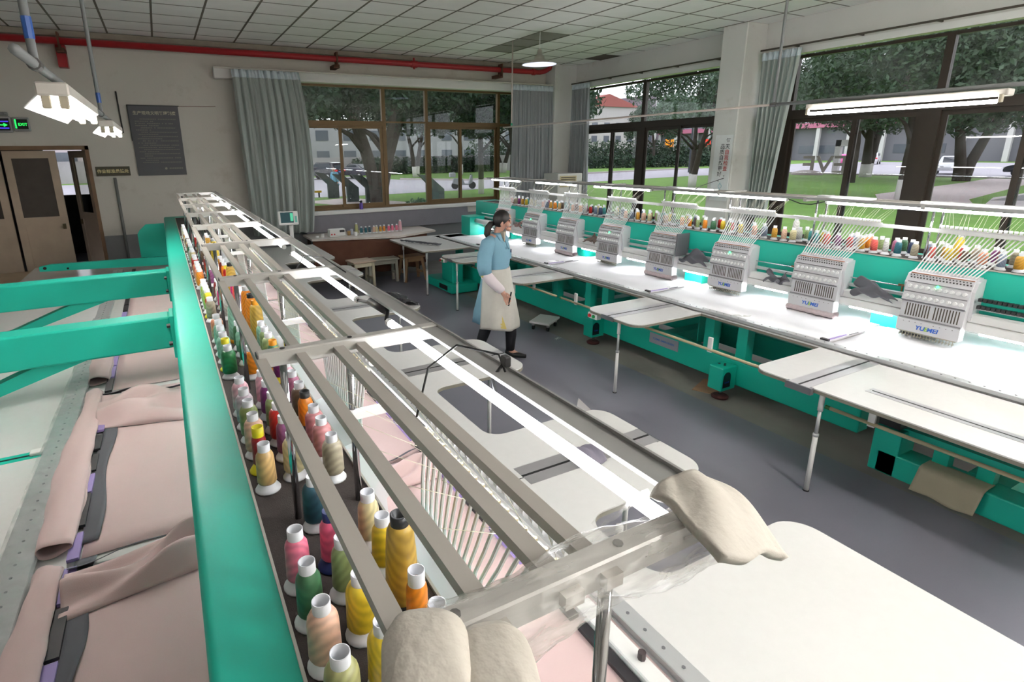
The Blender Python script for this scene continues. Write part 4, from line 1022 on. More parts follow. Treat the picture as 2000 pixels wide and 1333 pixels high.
# ------------------------------------------------------------------ thread cones
TC = {'peach': (222, 182, 158), 'green': (64, 112, 78), 'pink': (232, 122, 150), 'yellow': (226, 196, 52), 'sage': (152, 172, 118), 'hot pink': (238, 104, 142), 'dark teal': (44, 84, 98), 'cream': (218, 206, 160), 'golden': (196, 160, 66),
      'orange': (232, 140, 36), 'silver': (172, 164, 142), 'tan': (208, 174, 116), 'dark red': (150, 18, 28), 'olive': (128, 142, 84), 'lilac grey': (186, 172, 182), 'pale pink': (226, 176, 188), 'violet': (148, 88, 138), 'red': (188, 34, 30),
      'purple': (122, 44, 112), 'mauve': (178, 106, 138), 'brown': (100, 82, 66), 'dusty pink': (196, 132, 136), 'khaki': (166, 166, 112), 'mint': (150, 196, 176), 'emerald': (32, 116, 66), 'salmon': (232, 152, 118), 'lime': (166, 190, 84), 'white': (214, 212, 208),
      'magenta': (204, 36, 134), 'coral': (226, 96, 88), 'burgundy': (120, 34, 34), 'bottle green': (38, 110, 82), 'slate blue': (126, 138, 160), 'teal': (32, 98, 112), 'navy': (44, 60, 92), 'turquoise': (70, 160, 160), 'gold': (206, 154, 52)}
def thread_mat(n):
    key = 'thread_' + n.replace(' ', '_')
    if key in MATS: return MATS[key]
    c = TC[n]
    m = mat(key, c, rough=.36, var=.05, scale=30, spec=.6)
    t = m.node_tree; N = t.nodes; K = t.links; p = N['Principled BSDF']
    src = p.inputs['Base Color'].links[0].from_socket
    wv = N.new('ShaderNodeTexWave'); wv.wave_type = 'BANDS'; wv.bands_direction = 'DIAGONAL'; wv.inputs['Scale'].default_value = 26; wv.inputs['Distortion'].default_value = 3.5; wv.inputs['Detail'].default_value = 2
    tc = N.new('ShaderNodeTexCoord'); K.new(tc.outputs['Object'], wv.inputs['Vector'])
    mx = N.new('ShaderNodeMix'); mx.data_type = 'RGBA'; mx.blend_type = 'MULTIPLY'; mx.inputs['B'].default_value = (.74, .74, .74, 1)  # darker winding bands put the thread's sheen variation into the base colour
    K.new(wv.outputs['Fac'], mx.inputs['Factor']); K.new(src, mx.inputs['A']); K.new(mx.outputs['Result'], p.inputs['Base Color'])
    return m
SPOOL_W = mat('white_spool', (222, 224, 228), rough=.35, var=.015)
SPOOL_Y = mat('yellow_spool', (226, 214, 40), rough=.4); SPOOL_K = mat('black_spool', (36, 38, 40), rough=.4); SPOOL_N = mat('navy_spool', (30, 44, 96), rough=.4); SPOOL_O = mat('orange_spool', (226, 150, 30), rough=.4)
SPOOL = {'w': SPOOL_W, 'y': SPOOL_Y, 'k': SPOOL_K, 'n': SPOOL_N, 'o': SPOOL_O}
SP_ME, TH_ME = {}, {}
def spool_mesh(kind, tone):
    k = (kind, tone)
    if k not in SP_ME:
        q = MB()
        if kind == 'S':
            q.lathe([(.001, .001), (.034, .001), (.0345, .005), (.031, .010), (.022, .022), (.018, .026), (.0165, .118), (.0165, .142), (.0145, .142), (.0135, .112), (.001, .112)], 18, (0, 0, 0), False)
        else:
            q.lathe([(.001, .001), (.033, .001), (.033, .02), (.030, .022), (.019, .17), (.0185, .198), (.019, .214), (.014, .214), (.0125, .18), (.001, .18)], 18, (0, 0, 0), False)
        SP_ME[k] = q.mesh('spool', SPOOL[tone], smooth=True)
    return SP_ME[k]
def wound_mesh(kind, col, fat):
    k = (kind, col, fat)
    if k not in TH_ME:
        if kind == 'S':
            r0, r1 = (.0300, .0285) if fat == 2 else ((.0265, .0245) if fat == 1 else (.0215, .0205))
            pr = [(.017, .024), (r0 - .003, .0245), (r0, .030), (r1, .098), (r1 - .0015, .108), (r1 - .007, .118), (.0166, .120)]
        else:
            pr = [(.03, .018), (.0335, .022), (.0345, .05), (.031, .13), (.027, .178), (.022, .190), (.018, .192)]
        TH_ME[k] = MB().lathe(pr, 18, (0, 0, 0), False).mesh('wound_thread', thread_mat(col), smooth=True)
    return TH_ME[k]
SHAPE = {('S', 2): 'plump', ('S', 1): 'slim', ('S', 0): 'half-used', ('L', 1): 'tall', ('L', 2): 'tall', ('L', 0): 'tall'}
def cone(col, x, y, z, where, group, kind='S', tone='w', fat=None):
    fat = fat if fat is not None else random.choice((1, 1, 2, 1, 2, 0))
    t = thing('thread_cone', '%s thread cone, %s' % (col, where), 'thread cone', (x, y, z), random.uniform(0, 6), group)
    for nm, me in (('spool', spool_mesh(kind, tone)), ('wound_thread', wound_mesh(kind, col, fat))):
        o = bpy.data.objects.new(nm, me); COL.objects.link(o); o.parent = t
    return t
FZ = 1.3565
# foreground rack: (colour, y, kind, spool tone, fatness) per row, from the camera outwards
ROW_L = [('khaki', .695, 'S', 'w', 2), ('peach', .812, 'S', 'w', 2), ('green', .921, 'S', 'w', 1), ('pink', 1.028, 'S', 'w', 1),
         ('tan', 1.428, 'S', 'w', 1), ('dark red', 1.535, 'S', 'y', 0), ('peach', 1.632, 'S', 'w', 2), ('olive', 1.738, 'S', 'w', 2), ('lilac grey', 1.839, 'S', 'w', 2), ('pale pink', 1.95, 'S', 'w', 2),
         ('emerald', 2.331, 'S', 'w', 2), ('mint', 2.43, 'S', 'y', 1), ('mint', 2.53, 'S', 'w', 2), ('mint', 2.64, 'S', 'w', 1), ('mint', 2.74, 'S', 'w', 1), ('salmon', 2.85, 'S', 'w', 2),
         ('silver', 3.24, 'S', 'w', 1), ('red', 3.34, 'S', 'y', 0), ('lime', 3.45, 'S', 'w', 1), ('sage', 3.55, 'S', 'w', 1), ('lime', 3.65, 'S', 'w', 1), ('white', 3.76, 'S', 'w', 1),
         ('orange', 4.14, 'S', 'w', 1), ('salmon', 4.25, 'S', 'w', 2), ('coral', 4.36, 'S', 'w', 1), ('salmon', 4.46, 'S', 'w', 2), ('red', 4.67, 'S', 'w', 1), ('coral', 4.78, 'S', 'w', 1),
         ('cream', 5.06, 'S', 'w', 1), ('white', 5.17, 'S', 'w', 2), ('bottle green', 5.38, 'S', 'w', 1), ('brown', 5.5, 'S', 'w', 1), ('burgundy', 5.62, 'S', 'w', 1), ('cream', 5.74, 'S', 'w', 1),
         ('brown', 5.98, 'S', 'w', 1), ('white', 6.1, 'S', 'w', 1), ('gold', 6.22, 'S', 'w', 1), ('burgundy', 6.34, 'S', 'w', 1), ('white', 6.46, 'S', 'w', 1), ('cream', 6.58, 'S', 'w', 1), ('white', 6.9, 'S', 'w', 1), ('cream', 7.05, 'S', 'w', 1)]
ROW_M = [('yellow', .72, 'S', 'w', 2), ('yellow', .844, 'S', 'w', 2), ('sage', .958, 'S', 'w', 1), ('hot pink', 1.054, 'S', 'n', 1), ('dark teal', 1.206, 'S', 'w', 2),
         ('cream', 1.455, 'S', 'w', 2), ('violet', 1.573, 'S', 'w', 1), ('red', 1.674, 'S', 'w', 2), ('sage', 1.766, 'S', 'w', 1), ('purple', 1.875, 'S', 'w', 1), ('pale pink', 1.98, 'S', 'w', 1),
         ('orange', 2.283, 'S', 'w', 2), ('emerald', 2.46, 'S', 'w', 1), ('mint', 2.58, 'S', 'w', 1), ('green', 2.68, 'S', 'w', 1), ('mint', 2.80, 'L', 'o', 1),
         ('white', 3.25, 'S', 'w', 1), ('gold', 3.38, 'S', 'w', 1), ('magenta', 3.5, 'S', 'w', 1), ('white', 3.62, 'S', 'w', 1), ('burgundy', 3.74, 'S', 'w', 1),
         ('violet', 4.18, 'S', 'w', 1), ('magenta', 4.3, 'S', 'w', 1), ('gold', 4.42, 'S', 'w', 1), ('red', 4.54, 'S', 'w', 1), ('burgundy', 4.66, 'S', 'w', 1), ('brown', 5.1, 'S', 'w', 1), ('red', 5.25, 'S', 'w', 1), ('golden', 5.4, 'S', 'w', 1), ('brown', 5.6, 'S', 'w', 1), ('red', 6.0, 'S', 'w', 1), ('gold', 6.2, 'S', 'w', 1), ('pink', 6.4, 'S', 'w', 1)]
ROW_R = [('white', .71, 'S', 'w', 0), ('orange', .80, 'S', 'w', 0), ('golden', .876, 'L', 'k', 1), ('yellow', .984, 'S', 'w', 1), ('cream', 1.081, 'S', 'w', 1),
         ('silver', 1.391, 'S', 'w', 2), ('dusty pink', 1.505, 'S', 'w', 2), ('dusty pink', 1.597, 'S', 'w', 2), ('orange', 1.718, 'S', 'k', 1), ('brown', 1.804, 'S', 'w', 2), ('mauve', 1.919, 'S', 'w', 1), ('pale pink', 2.03, 'S', 'w', 1),
         ('purple', 2.19, 'S', 'y', 1), ('green', 2.31, 'S', 'o', 1), ('sage', 2.42, 'S', 'w', 2), ('sage', 2.52, 'S', 'w', 1), ('mint', 2.62, 'S', 'w', 1), ('golden', 2.75, 'L', 'o', 2), ('orange', 2.90, 'L', 'k', 1),
         ('orange', 3.08, 'L', 'w', 1), ('violet', 3.3, 'S', 'w', 1), ('magenta', 3.42, 'S', 'w', 1), ('coral', 3.56, 'S', 'w', 2), ('magenta', 3.68, 'S', 'w', 2), ('golden', 3.85, 'L', 'k', 2),
         ('red', 4.15, 'S', 'y', 1), ('orange', 4.3, 'S', 'w', 1), ('burgundy', 4.45, 'S', 'w', 1), ('gold', 4.6, 'S', 'w', 1), ('yellow', 5.1, 'L', 'w', 1), ('burgundy', 5.25, 'S', 'w', 1), ('brown', 5.4, 'S', 'w', 1), ('gold', 5.9, 'S', 'w', 1), ('salmon', 6.1, 'S', 'w', 1)]
for rows, x, nm in ((ROW_L, .148, 'left'), (ROW_M, .228, 'middle'), (ROW_R, .324, 'right')):
    for i, (c, y, k, tone, fat) in enumerate(rows):
        cone(c, x, y, FZ, '%s from the camera in the %s row of the foreground rack' % (ordinal(i + 1), nm), 'thread cones on the foreground rack', k, tone, fat)
# window-side rack, front row as seen between the tubes
ROW_B = [('gold', 1.58), ('slate blue', 1.68), ('salmon', 1.79), ('brown', 1.9), ('yellow', 2.0), ('coral', 2.11), ('silver', 2.23), ('teal', 2.35), ('white', 2.44), ('coral', 2.53), ('gold', 2.63), ('red', 2.73), ('purple', 2.83), ('coral', 2.93), ('turquoise', 3.03),
         ('cream', 3.25), ('peach', 3.34), ('gold', 3.44), ('slate blue', 3.55), ('salmon', 3.66), ('yellow', 3.82), ('lime', 3.97), ('green', 4.16), ('orange', 4.27), ('sage', 4.37), ('orange', 4.48), ('orange', 4.59), ('peach', 4.84), ('white', 4.95),
         ('cream', 5.10), ('peach', 5.20), ('gold', 5.30), ('slate blue', 5.41), ('salmon', 5.52), ('silver', 5.7), ('navy', 6.01), ('slate blue', 6.11), ('red', 6.22), ('white', 6.33), ('orange', 6.44), ('salmon', 6.62), ('tan', 6.94), ('orange', 7.05), ('gold', 7.16), ('slate blue', 7.26), ('salmon', 7.37), ('cream', 7.6), ('gold', 7.95), ('purple', 8.06), ('silver', 8.17), ('red', 8.28), ('yellow', 7.84)]
ROW_B.sort(key=lambda a: a[1])
for i, (c, y) in enumerate(ROW_B):
    cone(c, 5.45, y, FZ, '%s from the right in the front row of the window-side rack' % ordinal(i + 1), 'thread cones on the window-side rack')
pal = ['gold', 'white', 'slate blue', 'purple', 'silver', 'green', 'salmon', 'navy', 'cream', 'burgundy', 'sage', 'orange', 'turquoise', 'mauve', 'yellow', 'brown', 'red', 'coral']
rr = random.Random(21)
for row, x, off in (('middle', 5.54, .05), ('back', 5.622, 0)):
    n = 0; y = 1.55 + off
    while y < 8.35:
        c = rr.choice(pal); k = 'S'
        if row == 'back' and abs(y - 3.33) < .06: c, k = 'white', 'L'
        if row == 'back' and abs(y - 2.05) < .06: c, k = 'yellow', 'L'
        if rr.random() < .78 or k == 'L':
            n += 1; cone(c, x, y, FZ, '%s from the right in the %s row of the window-side rack' % (ordinal(n), row), 'thread cones on the window-side rack', k)
        y += .115 if rr.random() < .8 else .26

# ------------------------------------------------------------------ cloth on the foreground machine
def drape(name, fn, nu, nv, m, label, cat, th=.003, group=None, parent=None):
    o = MB().grid(fn, nu, nv).build(name, m, parent, smooth=True)
    so = o.modifiers.new('thickness', 'SOLIDIFY'); so.thickness = th
    if label: tag(o, label, cat, group)
    return o
GREEN_L = mat('grey_green_band', (140, 150, 146), rough=.6)
secs = [(.3, 2.18, 'nearest'), (2.26, 3.98, 'second'), (4.05, 5.9, 'third'), (5.96, 7.75, 'fourth'), (7.8, 8.9, 'farthest')]
for k, (ya, yb, nm) in enumerate(secs):
    for (xa_, xb_, side) in ((-.47, .20, 'left'), (.21, 1.125, 'right')):
        drape('pink_cloth', lambda u, v, a=xa_, b_=xb_, ya=ya, yb=yb: (a + (b_ - a) * u, ya + (yb - ya) * v, TZ + .007 + .0025 * math.sin(u * 5 + v * 4) ** 2), 14, 14, PINK,
              '%s flat dusty pink cloth panel under the %s side of the foreground beam' % (nm, side), 'cloth', .0015, 'pink cloth panels on the foreground machine')
# rolled pink cloth along the left frame rail
for k, (ya, yb, nm) in enumerate(((1.0, 2.20, 'nearest'), (2.32, 4.0, 'middle'), (4.2, 5.8, 'farthest'))):
    def fn(u, v, ya=ya, yb=yb, k=k):
        a = 2 * PI * u; r = .045 + .006 * math.sin(3 * a + 9 * v + k) + (.012 * math.sin(v * 5))
        if 0 < u < 1: r *= 1 + .05 * math.sin(v * 40 + a * 2)
        return (-.565 + .062 * math.cos(a) * (r / .05), ya + (yb - ya) * v, TZ + .035 + .03 * math.sin(a) * (r / .05))
    drape('rolled_cloth', fn, 28, 44, PINK, '%s roll of pink cloth lying along the left frame rail' % nm, 'cloth', .003)
def fold_heap(label, x0, x1, y0, y1, h, seed, m=PINK, skew=0.0, band=True):
    rr = random.Random(seed); ph = [rr.uniform(0, 6) for _ in range(6)]
    def fn(u, v):
        e = math.sin(PI * min(1, max(0, v))) ** .6
        x = x0 + (x1 - x0) * u
        y = y0 + (y1 - y0) * v + skew * u + .03 * math.sin(u * 7 + ph[0]) * e
        z = TZ + .014 + h * e * (.55 + .25 * math.sin(v * 9 + u * 4 + ph[1]) + .2 * math.sin(v * 15 - u * 6 + ph[2])) * (.75 + .25 * math.sin(u * 5 + ph[3]))
        return (x, y, max(TZ + .011, z))
    o = drape('gathered_cloth', fn, 40, 26, m, label, 'cloth', .003)
    if band:
        def fb(u, v):
            a = fn(u, .97); return (a[0], a[1] + .005 + .05 * v, TZ + .02 + .03 * (1 - v) + .012 * math.sin(u * 9 + ph[4]))
        drape('grey_interlining_edge', fb, 30, 3, GREY_CLOTH, None, None, .002, None, o)
    return o
fold_heap('gathered pink cloth with dark grey lining left of the beam, nearer one', -.50, -.03, 1.92, 2.16, .13, 3, skew=.06)
fold_heap('gathered pink cloth left of the beam beneath the near arm', -.52, -.04, 3.45, 3.95, .13, 5, skew=-.12)
fold_heap('grey and pink gathered cloth left of the beam between the two arms', -.52, -.04, 5.15, 5.45, .11, 6, GREY_CLOTH, band=False)
fold_heap('gathered pink cloth right of the beam under the thread tubes', .62, 1.04, 2.08, 2.30, .08, 8)
fold_heap('small gathered pink cloth farther along under the thread tubes', .62, 1.0, 4.0, 4.2, .07, 9)
# grey lining strips beside the clip rails
for k, (ya, yb, nm) in enumerate(((1.2, 2.25, 'nearer'), (2.35, 4.0, 'farther'))):
    drape('lining_strip', lambda u, v, ya=ya, yb=yb: (-.49 + .07 * u + .012 * math.sin(v * 13), ya + (yb - ya) * v, TZ + .012 + .012 * u * (1 + math.sin(v * 17)) * .5), 4, 40, GREY_CLOTH,
          '%s dark grey lining strip beside the left clip rail' % nm, 'cloth', .002)
# clear film on the left rail
drape('plastic_film', lambda u, v: (-.745 + .14 * u, .8 + 5.2 * v, TZ + .036 + .004 * math.sin(v * 60 + u * 9) + .006 * math.sin(u * PI)), 6, 160, film_mat('clear_rail_film', (214, 220, 218), .13, .2, 12),
      'clear plastic film covering the left frame rail', 'plastic film', .001)
# grey cloth folded over a slot plate and a metal flap
b = MB()
def fc(u, v):
    s_ = u * 2 - 1
    return (1.66 + .14 * v + .02 * s_, 1.90 + .085 * s_, TZ + .005 + .035 * (1 - s_ * s_) + .006 * math.sin(v * 14 + u * 5))
drape('folded_cloth', fc, 16, 10, mat('grey_violet_cloth', (122, 118, 132), rough=.9), 'grey folded cloth lying across the steel plate of the nearest wing', 'cloth')
tag(MB().prism([(1.98, TZ + .001), (2.10, TZ + .001), (2.0, TZ + .10)], 'y', 2.30, 2.304).build('metal_flap', STEEL), 'small upright metal flap behind the nearest wing corner', 'metal plate')

# plastic wrap and foam at the camera end of the rack
FOAM = mat('foam_wrap', (184, 178, 168), rough=.7, var=.05, scale=14, bump=.3, bscale=60)
FILM = film_mat('crumpled_wrap', (214, 211, 204), .23, .3, 8, (1.2, 7, 7))
def lump(label, c, R_, ax, name, m, seed, cat, nu=44, nv=26, wob=.14):
    rr = random.Random(seed); ph = [rr.uniform(0, 6) for _ in range(8)]
    e = [Vector(a) for a in ax]
    def fn(u, v):
        a = 2 * PI * u; p = PI * v
        r = 1 + wob * math.sin(2 * a + 3 * p + ph[0]) * math.sin(p) + wob * .6 * math.sin(5 * a + ph[1] + 4 * p) * math.sin(p)
        sq = lambda q: math.copysign(abs(q) ** .62, q)
        d = sq(math.cos(p)) * e[2] * R_[2] + math.sin(p) * (sq(math.cos(a)) * e[0] * R_[0] + sq(math.sin(a)) * e[1] * R_[1]) * r
        return tuple(Vector(c) + d)
    o = MB().grid(fn, nu, nv, wrap=True).build(name, m, smooth=True)
    return tag(o, label, cat)
# right foam: a bent sheet over the outer end; left foam: a rounded pad
FA, FB, FC, FD = Vector((.500, .418, 1.822)), Vector((.578, .424, 1.826)), Vector((.622, .322, 1.752)), Vector((.478, .312, 1.815))
def foam_sheet(u, v):
    p = (FA * (1 - u) + FB * u) * (1 - v) + (FD * (1 - u) + FC * u) * v
    bulge = .016 * math.sin(PI * u) * (1 - .4 * v) + .010 * math.sin(PI * v)
    return (p.x + .012 * math.sin(PI * v) * u, p.y + .006 * math.sin(u * 6 + v * 3), p.z + bulge + .003 * math.sin(u * 11 + v * 8))
o = drape('foam_sheet', foam_sheet, 22, 22, FOAM, 'beige foam sheet bent over the outer end of the rack', 'foam', .012)
lump('rounded pale foam pad wrapped on the inner end of the rack', (.148, .350, 1.818), (.040, .050, .026), ((.94, -.34, 0), (.34, .94, 0), (0, 0, 1)), 'foam_pad', FOAM, 4, 'foam', wob=.05)
lump('second pale foam flap behind the rounded pad on the rack end', (.200, .322, 1.808), (.036, .046, .020), ((.94, -.34, 0), (.34, .94, 0), (0, .2, 1)), 'foam_pad', FOAM, 9, 'foam', wob=.06)
def wrap(u, v):
    a = 2 * PI * u
    x = .18 + .36 * v
    r = 1 + .07 * math.sin(3 * a + 9 * v) + .05 * math.sin(9 * a - 12 * v) + .02 * math.sin(60 * v + 2 * a)
    return (x, .382 + .040 * r * math.cos(a) - .006 * math.sin(v * 9), 1.799 + .030 * r * math.sin(a) - .012 * (1 - math.sin(a)) * (.4 + .3 * math.sin(v * 11)))
o = MB().grid(wrap, 40, 110, wrap=True).build('plastic_wrap', FILM, smooth=True)
tag(o, 'crumpled clear plastic wrapped around the near crossbar of the rack', 'plastic wrap')
o = MB().grid(lambda u, v: (.505 + .03 * u - .10 * v, .448 + .008 * u - .016 * v, 1.812 - .01 * u + .008 * math.sin(v * 9 + u * 4)), 10, 14).build('plastic_sheet', FILM, smooth=True)
tag(o, 'loose flap of clear plastic beside the lamp tube end', 'plastic wrap')

# ------------------------------------------------------------------ grey scraps and pads on the window-side machine
def scrap(label, c, sx, sy, sz, seed, m=GREY_CLOTH):
    rr = random.Random(seed); ph = [rr.uniform(0, 6) for _ in range(6)]
    def fn(u, v):
        s_, t_ = u * 2 - 1, v * 2 - 1
        return (c[0] - sx * (.4 + .6 * math.sin(3 * s_ + ph[0])) * .5 - .02 * t_, c[1] + sy * s_ + .03 * math.sin(t_ * 4 + ph[1]),
                c[2] + sz * (-.5 + .9 * (1 - t_) * .5 * (.6 + .4 * math.sin(2.6 * s_ + ph[2]))) + .012 * math.sin(7 * s_ + 4 * t_ + ph[3]) - .04 * max(0, abs(s_) - .6))
    return drape('cloth_scrap', fn, 26, 14, m, label, 'cloth scrap', .003, 'grey scraps hanging on the window-side machine')
scrap('grey cloth scrap with a raised tip left of the nearest head', (5.245, 2.36, 1.115), .06, .15, .17, 2)
scrap('dark grey knotted cloth beside the fourth head from the right', (5.245, 4.22, 1.10), .07, .17, .17, 4)
scrap('folded grey cloth hanging between second and third heads from the right', (5.235, 3.20, 1.06), .06, .10, .14, 5)
scrap('brown and dark cloth scrap between farther heads', (5.245, 5.92, 1.09), .06, .13, .13, 6, mat('brown_scrap', (110, 94, 86), rough=.9))
scrap('small cloth scrap behind the worker near the farthest heads', (5.245, 7.78, 1.10), .05, .10, .12, 7, mat('pinkish_scrap', (150, 122, 116), rough=.9))
tag(MB().bbox(5.15, 5.36, 4.385, 4.40, 1.06, 1.32, .004, 1).build('grey_folder', mat('dark_grey_board', (84, 84, 88))), 'dark grey board standing against the fourth head from the right', 'board')
PADM = mat('pinkish_lace', (206, 190, 192), rough=.9, var=.08, scale=40, bump=.4, bscale=120)
for k, nm in ((1, 'second'), (3, 'fourth'), (5, 'sixth')):
    y = HB[k]
    def fn(u, v, y=y):
        a = 2 * PI * u
        return (SB.X(.148) - .052 * math.cos(a), y - .215 + .43 * v, .792 + .034 * math.sin(a) + .004 * math.sin(v * 40 + a * 3))
    o = MB().grid(fn, 16, 30, wrap=True).build('lace_pad', PADM, smooth=True)
    tag(o, 'pinkish lace strip wrapped round the foot of the %s head from the right' % nm, 'cloth', 'lace strips on head feet')

# ------------------------------------------------------------------ desk, stools, table things
MARB = mat('pale_marbled_top', (196, 186, 178), rough=.4, var=.1, scale=9)
dk = thing('work_desk', 'marbled work desk against the back wall with a brown cloth hanging in front', 'desk', (3.3, 10.05, 0))
MB().prism([(2.22, 9.78), (3.70, 9.35), (4.62, 9.72), (4.60, 10.50), (2.22, 10.50)], 'z', .765, .80).build('desk_top', MARB, dk)
for (x, y) in ((2.3, 9.9), (2.3, 10.4), (4.4, 10.4), (4.3, 9.9)): MB().box(x - .03, x + .03, y - .03, y + .03, 0, .765).build('desk_leg', mat('dark_desk_leg', (60, 48, 40)), dk)
BRN = mat('brown_cloth', (96, 62, 48), rough=.95, var=.12)
drape('brown_cloth', lambda u, v: (2.24 + 2.2 * u, (9.80 - .43 * min(1, u * 1.5) if u < .667 else 9.37 + (u - .667) * 1.05) + .02 + .035 * math.sin(u * 34) * v, .764 - .60 * v + .02 * math.sin(u * 20)), 70, 10, BRN, None, None, .004, None, dk)
tag(MB().obox((4.05, 10.545, 1.0), (1.75, 0, 0), (0, .006, -.003), (0, .035, .20)).build('grey_board', mat('grey_wall_board', (122, 120, 128), rough=.8, var=.05)), 'long grey board leaning on the wall behind the desk', 'board')
bw = thing('bobbin_winder', 'small white bobbin winder with red buttons on the desk', 'bobbin winder', (2.72, 9.98, .80))
MB().bbox(2.58, 2.88, 9.92, 10.06, .801, .93, .015, 2).build('case', PAINT_W, bw)
MB().box(2.575, 2.90, 9.88, 10.08, .801, .812).build('base', PAINT_W, bw)
for x in (2.62, 2.67): MB().cyl((x, 9.92, .84), (x, 9.908, .84), .014, 8).build('button', mat('red_button', (190, 30, 40)), bw)
MB().box(2.77, 2.86, 9.916, 9.92, .87, .91).build('nameplate', BLACK, bw)
for i, (x, c, k, tone) in enumerate(((3.10, 'khaki', 'L', 'w'), (3.20, 'teal', 'S', 'w'), (3.28, 'teal', 'S', 'w'), (3.36, 'dark teal', 'S', 'w'), (3.44, 'peach', 'S', 'w'), (3.50, 'cream', 'S', 'w'), (3.57, 'gold', 'S', 'w'), (3.65, 'orange', 'S', 'w'), (3.74, 'hot pink', 'S', 'w'), (3.82, 'pink', 'S', 'w'), (3.90, 'pink', 'S', 'w'), (3.98, 'pale pink', 'L', 'w'))):
    cone(c, x, 9.95 + .02 * (i % 2), .801, '%s from the left on the desk by the back wall' % ordinal(i + 1), 'thread cones on the desk', k, tone, 1)
tag(MB().lathe([(.03, 0), (.032, .07), (.028, .075)], 14, (2.95, 9.95, .801)).build('bobbin_jar', mat('brass_bobbins', (160, 130, 84), metal=.3, rough=.5)), 'brownish jar of bobbins beside the white winder', 'jar')
tag(MB().lathe([(.035, 0), (.037, .07), (.036, .07), (.033, .01), (.001, .01)], 14, (3.03, 9.80, .801), False).build('white_cup', PAINT_W), 'white plastic cup at the front of the desk', 'cup')
tag(MB().lathe([(.03, 0), (.03, .09), (.024, .10)], 14, (3.02, 10.0, .801)).build('white_tub', mat('bluish_tub', (186, 190, 204))), 'bluish white tub beside the jar of bobbins', 'tub')
tag(MB().lathe([(.03, 0), (.03, .06), (.03, .06)], 12, (2.46, 9.95, .801)).cyl((2.36, 9.95, .801), (2.36, 9.95, .83), .03, 10).build('spool_pair', PAINT_W), 'white empty spools at the left end of the desk', 'spool')
bt = thing('purple_bottle', 'purple drinking bottle standing on the window sill', 'bottle', (3.42, 10.58, 1.20))
MB().lathe([(.034, 0), (.036, .01), (.036, .10), (.024, .13)], 14, (3.42, 10.58, 1.201)).build('bottle_body', mat('purple_plastic', (88, 62, 150), rough=.3), bt, smooth=True)
MB().lathe([(.025, .128), (.026, .165), (.02, .17)], 14, (3.42, 10.58, 1.201)).build('cap', BLACK, bt)
def stool(label, cx, cy_, w, d, h, m, mt, rz=0, splay=.03):
    t = thing('stool', label, 'stool', (cx, cy_, 0), rz, 'stools by the desk')
    def add(mb, n, m_): o = bpy.data.objects.new(n, mb.mesh(n, m_)); COL.objects.link(o); o.parent = t
    add(MB().bbox(-w / 2, w / 2, -d / 2, d / 2, h - .03, h, .005, 1), 'seat', mt)
    for sx in (-1, 1):
        for sy in (-1, 1):
            add(MB().bar((sx * (w / 2 - .04 + splay), sy * (d / 2 - .04 + splay), .001), (sx * (w / 2 - .05), sy * (d / 2 - .04), h - .03), .045, .045), 'leg', m)
    for sy in (-1, 1): add(MB().box(-w / 2 + .05, w / 2 - .05, sy * (d / 2 - .04) - .012, sy * (d / 2 - .04) + .012, h - .10, h - .035), 'apron_rail', m)
    for sx in (-1, 1): add(MB().box(sx * (w / 2 - .045) - .012, sx * (w / 2 - .045) + .012, -d / 2 + .05, d / 2 - .05, .14, .18), 'stretcher', m)
    return t
stool('pale painted wooden stool with worn top under the desk', 2.87, 9.08, .42, .36, .48, mat('cream_worn_paint', (196, 188, 164), rough=.7, var=.1), mat('worn_stool_top', (176, 156, 138), rough=.7, var=.15, scale=14), .1, 0)
stool('plain brown wooden stool with splayed legs', 3.86, 9.16, .40, .30, .46, mat('brown_pine', (158, 124, 92), rough=.6, var=.12), mat('brown_pine', (158, 124, 92)), .05, .05)
stool('low pale bench stool behind the table leg', 3.31, 9.27, .60, .28, .44, mat('pale_grey_wood', (176, 172, 160), rough=.7), mat('pale_grey_wood', (176, 172, 160)), 0, 0)
scr = drape('cloth_scrap', lambda u, v: (3.62 + .34 * u + .05 * math.sin(v * 6), 8.85 - .7 * u + .16 * v, TZ + .012 + .03 * abs(math.sin(v * 5 + u * 7))), 26, 8, GREY_CLOTH, 'crumpled grey strip of cloth on the far white table', 'cloth scrap')
drape('black_plastic_bag', lambda u, v: (1.80 + .36 * u + .03 * math.sin(v * 9), 4.98 + .45 * v, TZ + .004 + .07 * math.sin(PI * u) * (.4 + .6 * abs(math.sin(v * 5 + u * 6)))), 26, 20, mat('black_shiny_film', (40, 38, 44), rough=.25, bump=.5, bscale=20), 'crumpled black plastic on the third wing of the foreground machine', 'plastic bag', .002)
# trolley
tr = thing('dolly', 'small white platform dolly with black castors on the floor', 'dolly', (4.23, 5.61, 0), .55)
def loc_add(t, mb, n, m): o = bpy.data.objects.new(n, mb.mesh(n, m)); COL.objects.link(o); o.parent = t; return o
loc_add(tr, MB().bbox(-.19, .19, -.14, .14, .095, .125, .006, 1), 'platform', PAINT_W)
for sx in (-1, 1):
    for sy in (-1, 1):
        c_ = loc_add(tr, MB().cyl((sx * .13, sy * .1 - .012, .032), (sx * .13, sy * .1 + .012, .032), .031, 14), 'castor_wheel', BLACK)
        loc_add(tr, MB().box(sx * .13 - .02, sx * .13 + .02, sy * .1 - .018, sy * .1 + .018, .06, .096), 'castor_fork', STEEL)
tag(MB().obox((4.50, 3.27, .003), (.16, .06, 0), (-.05, .10, 0), (0, 0, .0025)).build('cardboard_piece', mat('torn_cardboard', (176, 138, 110), rough=.9, var=.15)), 'torn piece of cardboard on the floor by the machine foot', 'cardboard')
